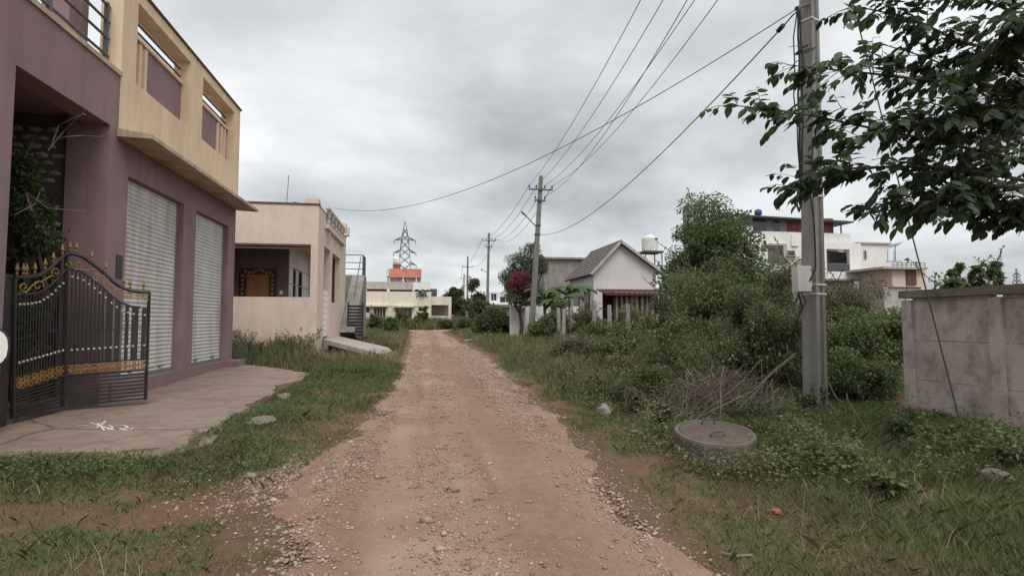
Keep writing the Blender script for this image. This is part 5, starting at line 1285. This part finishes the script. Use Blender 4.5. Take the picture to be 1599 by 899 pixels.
for r_, i in enumerate(order):
    R3, q, L = leaf_matrix(*leaves[i])
    if r_ < 300:
        o = inst('leaf', leaf_me, q, tree); o.rotation_euler = Matrix(R3.tolist()).to_euler(); o.scale = (L, L, L)
    else:
        V.append(LV * L @ R3.T + q)
nl = len(V); Qb = np.array(LFc); Q3 = (Qb[None] + (np.arange(nl) * len(LV))[:, None, None]).reshape(-1, 4)
tag(np_mesh('leaf_mass', np.concatenate(V), Q3, 'leaf_big', tree, smooth=True), kind='stuff')

# ------------------------------------------------------------------ grass and weeds
def blades(name, x, y, h, wd, m, lean=.5):
    n = len(x); z = hz(x, y) - .005; a = rng.random(n) * 6.283; b = rng.random(n) * 6.283
    B = np.stack([x, y, z], 1); side = np.stack([np.cos(a), np.sin(a), np.zeros(n)], 1) * (wd / 2)[:, None]
    ln = np.stack([np.cos(b), np.sin(b), np.zeros(n)], 1) * (h * lean * rng.random(n))[:, None]
    Mi = B + ln * .35 + np.array([0, 0, 1]) * (h * .55)[:, None]; T = B + ln + np.array([0, 0, 1]) * (h * (.78 + .2 * rng.random(n)))[:, None]
    V = np.stack([B - side, B + side, Mi + side * .7, T, Mi - side * .7], 1).reshape(-1, 3)
    return np_mesh(name, V, np.arange(5 * n).reshape(-1, 5), m, k=5)
def on_apron(x, y): return (x < -2.25) & (y > 5.75 - .18 * (x + 3)) & (y < 14.7 + .8 * np.clip(x + 4.4, -9, 0) - .9 * np.clip(x + 4.1, 0, 2))
def scatter(n, x0, x1, y0, y1, pw=1.0): return x0 + (x1 - x0) * rng.random(n), y0 + (y1 - y0) * rng.random(n) ** pw
def offroad(x, y): return np.maximum(road_l(y) - x, x - road_r(y))
# left verge short grass
x, y = scatter(330000, -4.2, -.2, 2.4, 17, 1.25); off = offroad(x, y)
dens = sst(.35, .62, vn(x, y, 1.2, 12) * .6 + vn(x, y, 4, 13) * .4 + .17 * (off > .4)) * sst(-.08, .35, off)
edge_ = np.exp(-((y - 5.35) / .42) ** 2) * (x < -1.5) + np.exp(-((x + 2.0) / .3) ** 2) * (y > 5.5) * .6
bare = sst(.3, .0, np.hypot((x + 2.75) / .75, (y - 4.35) / .33) - .8)
dens = np.clip(dens * .75 + edge_, 0, 1) * (1 - .78 * bare) * (1 - .7 * sst(.0, .5, 1 - np.hypot((x + 1.1) / .6, (y - 5.0) / .7)))
k = (rng.random(len(x)) < dens) & ~on_apron(x, y); x, y = x[k], y[k]
hh_ = (.018 + .05 * rng.random(len(x)) ** 2) * (1 + .9 * np.exp(-((y - 5.4) / .45) ** 2) * (x < -1.2)) * (1 + .8 * sst(8, 14, y)) * (.6 + .8 * vn(x, y, 2, 14))
tag(blades('short_grass', x, y, hh_, .004 + .0006 * np.clip(y - 3, 0, 14) + 0 * x, 'grass', 1.3), 'short patchy green grass on the left verge', 'grass', kind='stuff')
# right verge short grass
x, y = scatter(420000, 1.5, 7.2, 2.2, 17, 1.25); off = offroad(x, y)
dens = sst(.34, .66, vn(x, y, 1.1, 15) * .6 + vn(x, y, 4, 16) * .4 + .20 * sst(.5, 1.2, off)) * sst(.0, .6, off)
k = (rng.random(len(x)) < dens) & (np.hypot(x - mc[0], y - mc[1]) > .4) & (x < XW - .1); x, y = x[k], y[k]
hh_ = (.022 + .06 * rng.random(len(x)) ** 2) * (1 + 1.2 * sst(1.0, 2.6, offroad(x, y))) * (.6 + .8 * vn(x, y, 2, 17))
tag(blades('short_grass', x, y, hh_, .0045 + .0006 * np.clip(y - 3, 0, 14) + 0 * x, 'grass', 1.3), 'patchy green grass on the right verge around the manhole', 'grass', kind='stuff')
# tall grass further on, both sides
xl, yl = scatter(170000, -6.0, -.1, 13.2, 49, 1.6); k = (rng.random(len(xl)) < sst(.15, .9, offroad(xl, yl)) * (.35 + vn(xl, yl, .7, 18))) & ~((xl > -3) & (xl < -.55) & (yl > 16.9 - 1.5 * np.clip(-1 - xl, -1, 0.4)) & (yl < 22.6)); xl, yl = xl[k], yl[k]
k = ~((xl < -2.9) & (yl > 17.75) & (yl < 28)) & ~((xl < XS + .1) & (yl < 14.7)) & ~on_apron(xl, yl); xl, yl = xl[k], yl[k]
hl = (.12 + .36 * rng.random(len(xl)) ** 1.5) * (.5 + .9 * vn(xl, yl, .8, 19)) * sst(0, 1.3, offroad(xl, yl) + .35)
tag(blades('tall_grass', xl, yl, hl, .006 + .0007 * yl, 'tallgrass', .6), 'tall weedy grass in front of the cream house', 'grass', kind='stuff')
xr, yr = scatter(150000, 2.0, 9.5, 9, 49, 1.5); k = rng.random(len(xr)) < sst(.2, 1.0, offroad(xr, yr)) * (.35 + vn(xr, yr, .7, 20)); xr, yr = xr[k], yr[k]
hr = (.12 + .42 * rng.random(len(xr)) ** 1.4) * (.4 + 1.0 * vn(xr, yr, .7, 21)) * sst(-.1, 1.6, offroad(xr, yr))
tag(blades('tall_grass', xr, yr, hr, .006 + .0007 * yr, 'tallgrass', .6), 'tall weedy grass along the right of the track', 'grass', kind='stuff')
xd, yd = scatter(6500, 2.4, 8, 10, 42, 1.3); k = rng.random(len(xd)) < sst(.5, 1.4, offroad(xd, yd)) * sst(.45, .7, vn(xd, yd, .5, 22)); xd, yd = xd[k], yd[k]
xe, ye = scatter(9000, -3.2, -.6, 14.5, 32, 1.3); k = (rng.random(len(xe)) < sst(.4, .7, vn(xe, ye, .6, 23))) & ~((xe > -3) & (ye > 17.6) & (ye < 22.6)); xd, yd = np.concatenate([xd, xe[k]]), np.concatenate([yd, ye[k]])
xn, yn = np.concatenate([scatter(2600, -3.6, -.7, 3, 12)[0], rng.uniform(2.0, 6.5, 3600)]), np.concatenate([rng.uniform(3, 12, 2600), rng.uniform(2.8, 10, 3600)])
k = ~on_apron(xn, yn) & (offroad(xn, yn) > .25) & (rng.random(len(xn)) < sst(.35, .7, vn(xn, yn, 1.1, 28))); tag(blades('dry_stalks', xn[k], yn[k], .05 + .16 * rng.random(k.sum()) ** 2, .0045 + 0 * xn[k], 'drygrass', 1.6), 'scattered dry straw in the short grass near the camera', 'straw', kind='stuff')
tag(blades('dry_weeds', xd, yd, .2 + .35 * rng.random(len(xd)), .005 + .0005 * yd, 'drygrass', .5), 'dry straw coloured weeds standing among the tall grass', 'weeds', kind='stuff')
# far plots
xf, yf = scatter(60000, -26, 30, 54, 66); k = rng.random(len(xf)) < .3 + vn(xf, yf, .3, 24); xf, yf = xf[k], yf[k]
tag(blades('far_scrub', xf, yf, (.5 + .9 * rng.random(len(xf))) * (.4 + 1.0 * vn(xf, yf, .5, 25)), .09 + 0 * xf, 'tallgrass', .7), 'scrubby growth before the far white house', 'scrub', kind='stuff')
xf, yf = scatter(45000, 6, 45, 18, 49); k = rng.random(len(xf)) < .3 + vn(xf, yf, .3, 26); xf, yf = xf[k], yf[k]
tag(blades('plot_scrub', xf, yf, (.3 + .5 * rng.random(len(xf))), .06 + 0 * xf, 'tallgrass', .7), 'rough scrub over the vacant plots on the right', 'scrub', kind='stuff')
# low broad leaved ground cover
def cover(name, label, n, x0, x1, y0, y1, m, th, size, seed, hmax=.16, fn=None):
    x, y = scatter(n, x0, x1, y0, y1, 1.15); v = vn(x, y, 1.3, seed) * .55 + vn(x, y, 3.7, seed + 1) * .45
    dens = sst(th, th + .18, v) * sst(.3, 1.0, offroad(x, y))
    if fn is not None: dens = dens * fn(x, y)
    k = (rng.random(n) < dens) & ~on_apron(x, y) & (np.hypot(x - mc[0], y - mc[1]) > .45); x, y, v = x[k], y[k], v[k]; n = len(x)
    z = hz(x, y) + rng.random(n) ** 1.3 * hmax * np.clip((v - th) * 6, .2, 1.6)
    D = rng.normal(size=(n, 3)) * [1, 1, .35] + [0, 0, .25]
    V, Q = leaf_quads(np.stack([x, y, z], 1), D, size * (.6 + .8 * rng.random(n)), .6, .25)
    tag(np_mesh(name, V, Q, m), label, 'weeds', kind='stuff')
cover('ground_weeds', 'low leafy weeds spreading below the precast wall and pole', 110000, 2.3, 6.7, 3.9, 9.5, 'leaf_olive', .43, .04, 30, .26, lambda x, y: sst(2.4, 3.8, x + (y - 4) * .2) * sst(3.9, 4.7, y) * (1 - .95 * sst(5.5, 6.2, x)))
cover('ground_weeds', 'brownish low weeds in a patch around the manhole', 24000, 2.1, 4.2, 4.2, 6.6, 'leaf_dull', .30, .03, 42, .12, lambda x, y: sst(1.1, .5, np.hypot(x - mc[0], y - mc[1])))
cover('ground_weeds', 'fresh green weeds along the front edge of the concrete apron', 30000, -5, -1.2, 4.7, 6.0, 'leaf_green', .30, .024, 33, .07, lambda x, y: np.exp(-((y - 5.35) / .35) ** 2))
cover('ground_weeds', 'pale leafy weeds along the foot of the thicket', 60000, 2.6, 6.5, 8, 18, 'leaf_dull', .42, .045, 36, .28)
cover('ground_weeds', 'bright green low weeds beside the apron stones', 9000, -2.1, -1.0, 6.0, 8.2, 'leaf_bright', .42, .022, 39, .06)
GW = 'leafy weed plants on the right verge'
for lab, px, py, hw, D, h, m in (('dark leafy weed growing at the foot of the near pole', 1268, 650, 30, 6.3, .38, 'leaf_green'), ('leafy weed plant below the end of the precast wall', 1415, 690, 34, 5.4, .30, 'leaf_green'), ('leafy weed plant left of the thin stay wire foot', 1465, 690, 30, 5.6, .25, 'leaf_olive'),
        ('leafy weed at the right edge below the wall', 1580, 735, 34, 4.9, .24, 'leaf_green'), ('green weed clump in the middle of the right verge', 1300, 720, 40, 5.2, .22, 'leaf_olive'), ('pale flowering weed beside the pale rock', 985, 640, 30, 7.6, .36, 'leaf_dull'), ('spindly weed left of the manhole', 1035, 660, 28, 6.6, .38, 'leaf_dull'), ('leafy weed nearest the camera on the right verge', 1385, 760, 40, 4.7, .2, 'leaf_olive')):
    p_ = on_z(px, py, .05); bush('leafy_weed', lab, (p_[0], p_[1], hz1(p_[0], p_[1])), hw / F * D, hw / F * D, h, 900, m, size=.05, ncl=12, cat='weed', shoots=8, grp=GW, wr=.6)
GX = 'weeds before the cream house wall'
for lab, px, D in (('weed clump at the foot of the cream wall, next to the shop corner', 385, 16.8), ('reddish weed clump in the middle of the cream wall foot', 440, 17), ('weed clump left of the entrance ramp', 480, 17)):
    c = at(px, 520, D); bush('leafy_weed', lab, (c[0], c[1], hz1(c[0], c[1])), .6, .4, .75, 1500, 'leaf_dull', size=.05, ncl=12, cat='weed', shoots=14, grp=GX)

# ------------------------------------------------------------------ wing mirror of the vehicle the picture is taken from
mc_ = at(-105, 545, .72); wm = thing('wing_mirror', 'dark rimmed wing mirror with sky reflection painted white, at the left edge of the picture', 'mirror', mc_)
sd_ = nrm(mc_ - CAM); sr_ = nrm(np.cross(sd_, [0, 0, 1])); su_ = np.cross(sr_, sd_)
def shell(f0, f1, rx, rz, m, nm, k1=1.0):
    vs_ = []; n = 28
    for f, k in ((f0, 1.0), (f1, k1)):
        for j in range(n):
            a = 6.283 * j / n; sx_ = math.copysign(abs(math.cos(a)) ** .7, math.cos(a)); sz_ = math.copysign(abs(math.sin(a)) ** .7, math.sin(a))
            vs_.append(mc_ + sr_ * rx * sx_ * k + su_ * rz * sz_ * k + sd_ * f)
    MB().add(vs_, [(j, (j + 1) % n, (j + 1) % n + n, j + n) for j in range(n)] + [tuple(range(n)), tuple(range(2 * n - 1, n - 1, -1))]).build(nm, m, wm)
shell(.0, .05, .0745, .037, 'black_iron', 'housing', .6); shell(-.005, -.001, .0715, .034, 'white', 'mirror_face')  # plain white on the face stands in for bright sky reflected in the glass
MB().tube([mc_ + sd_ * .03 - sr_ * .03, mc_ - sr_ * .3 - np.array([0, 0, .05])], .018, 8).build('arm', 'black_iron', wm)
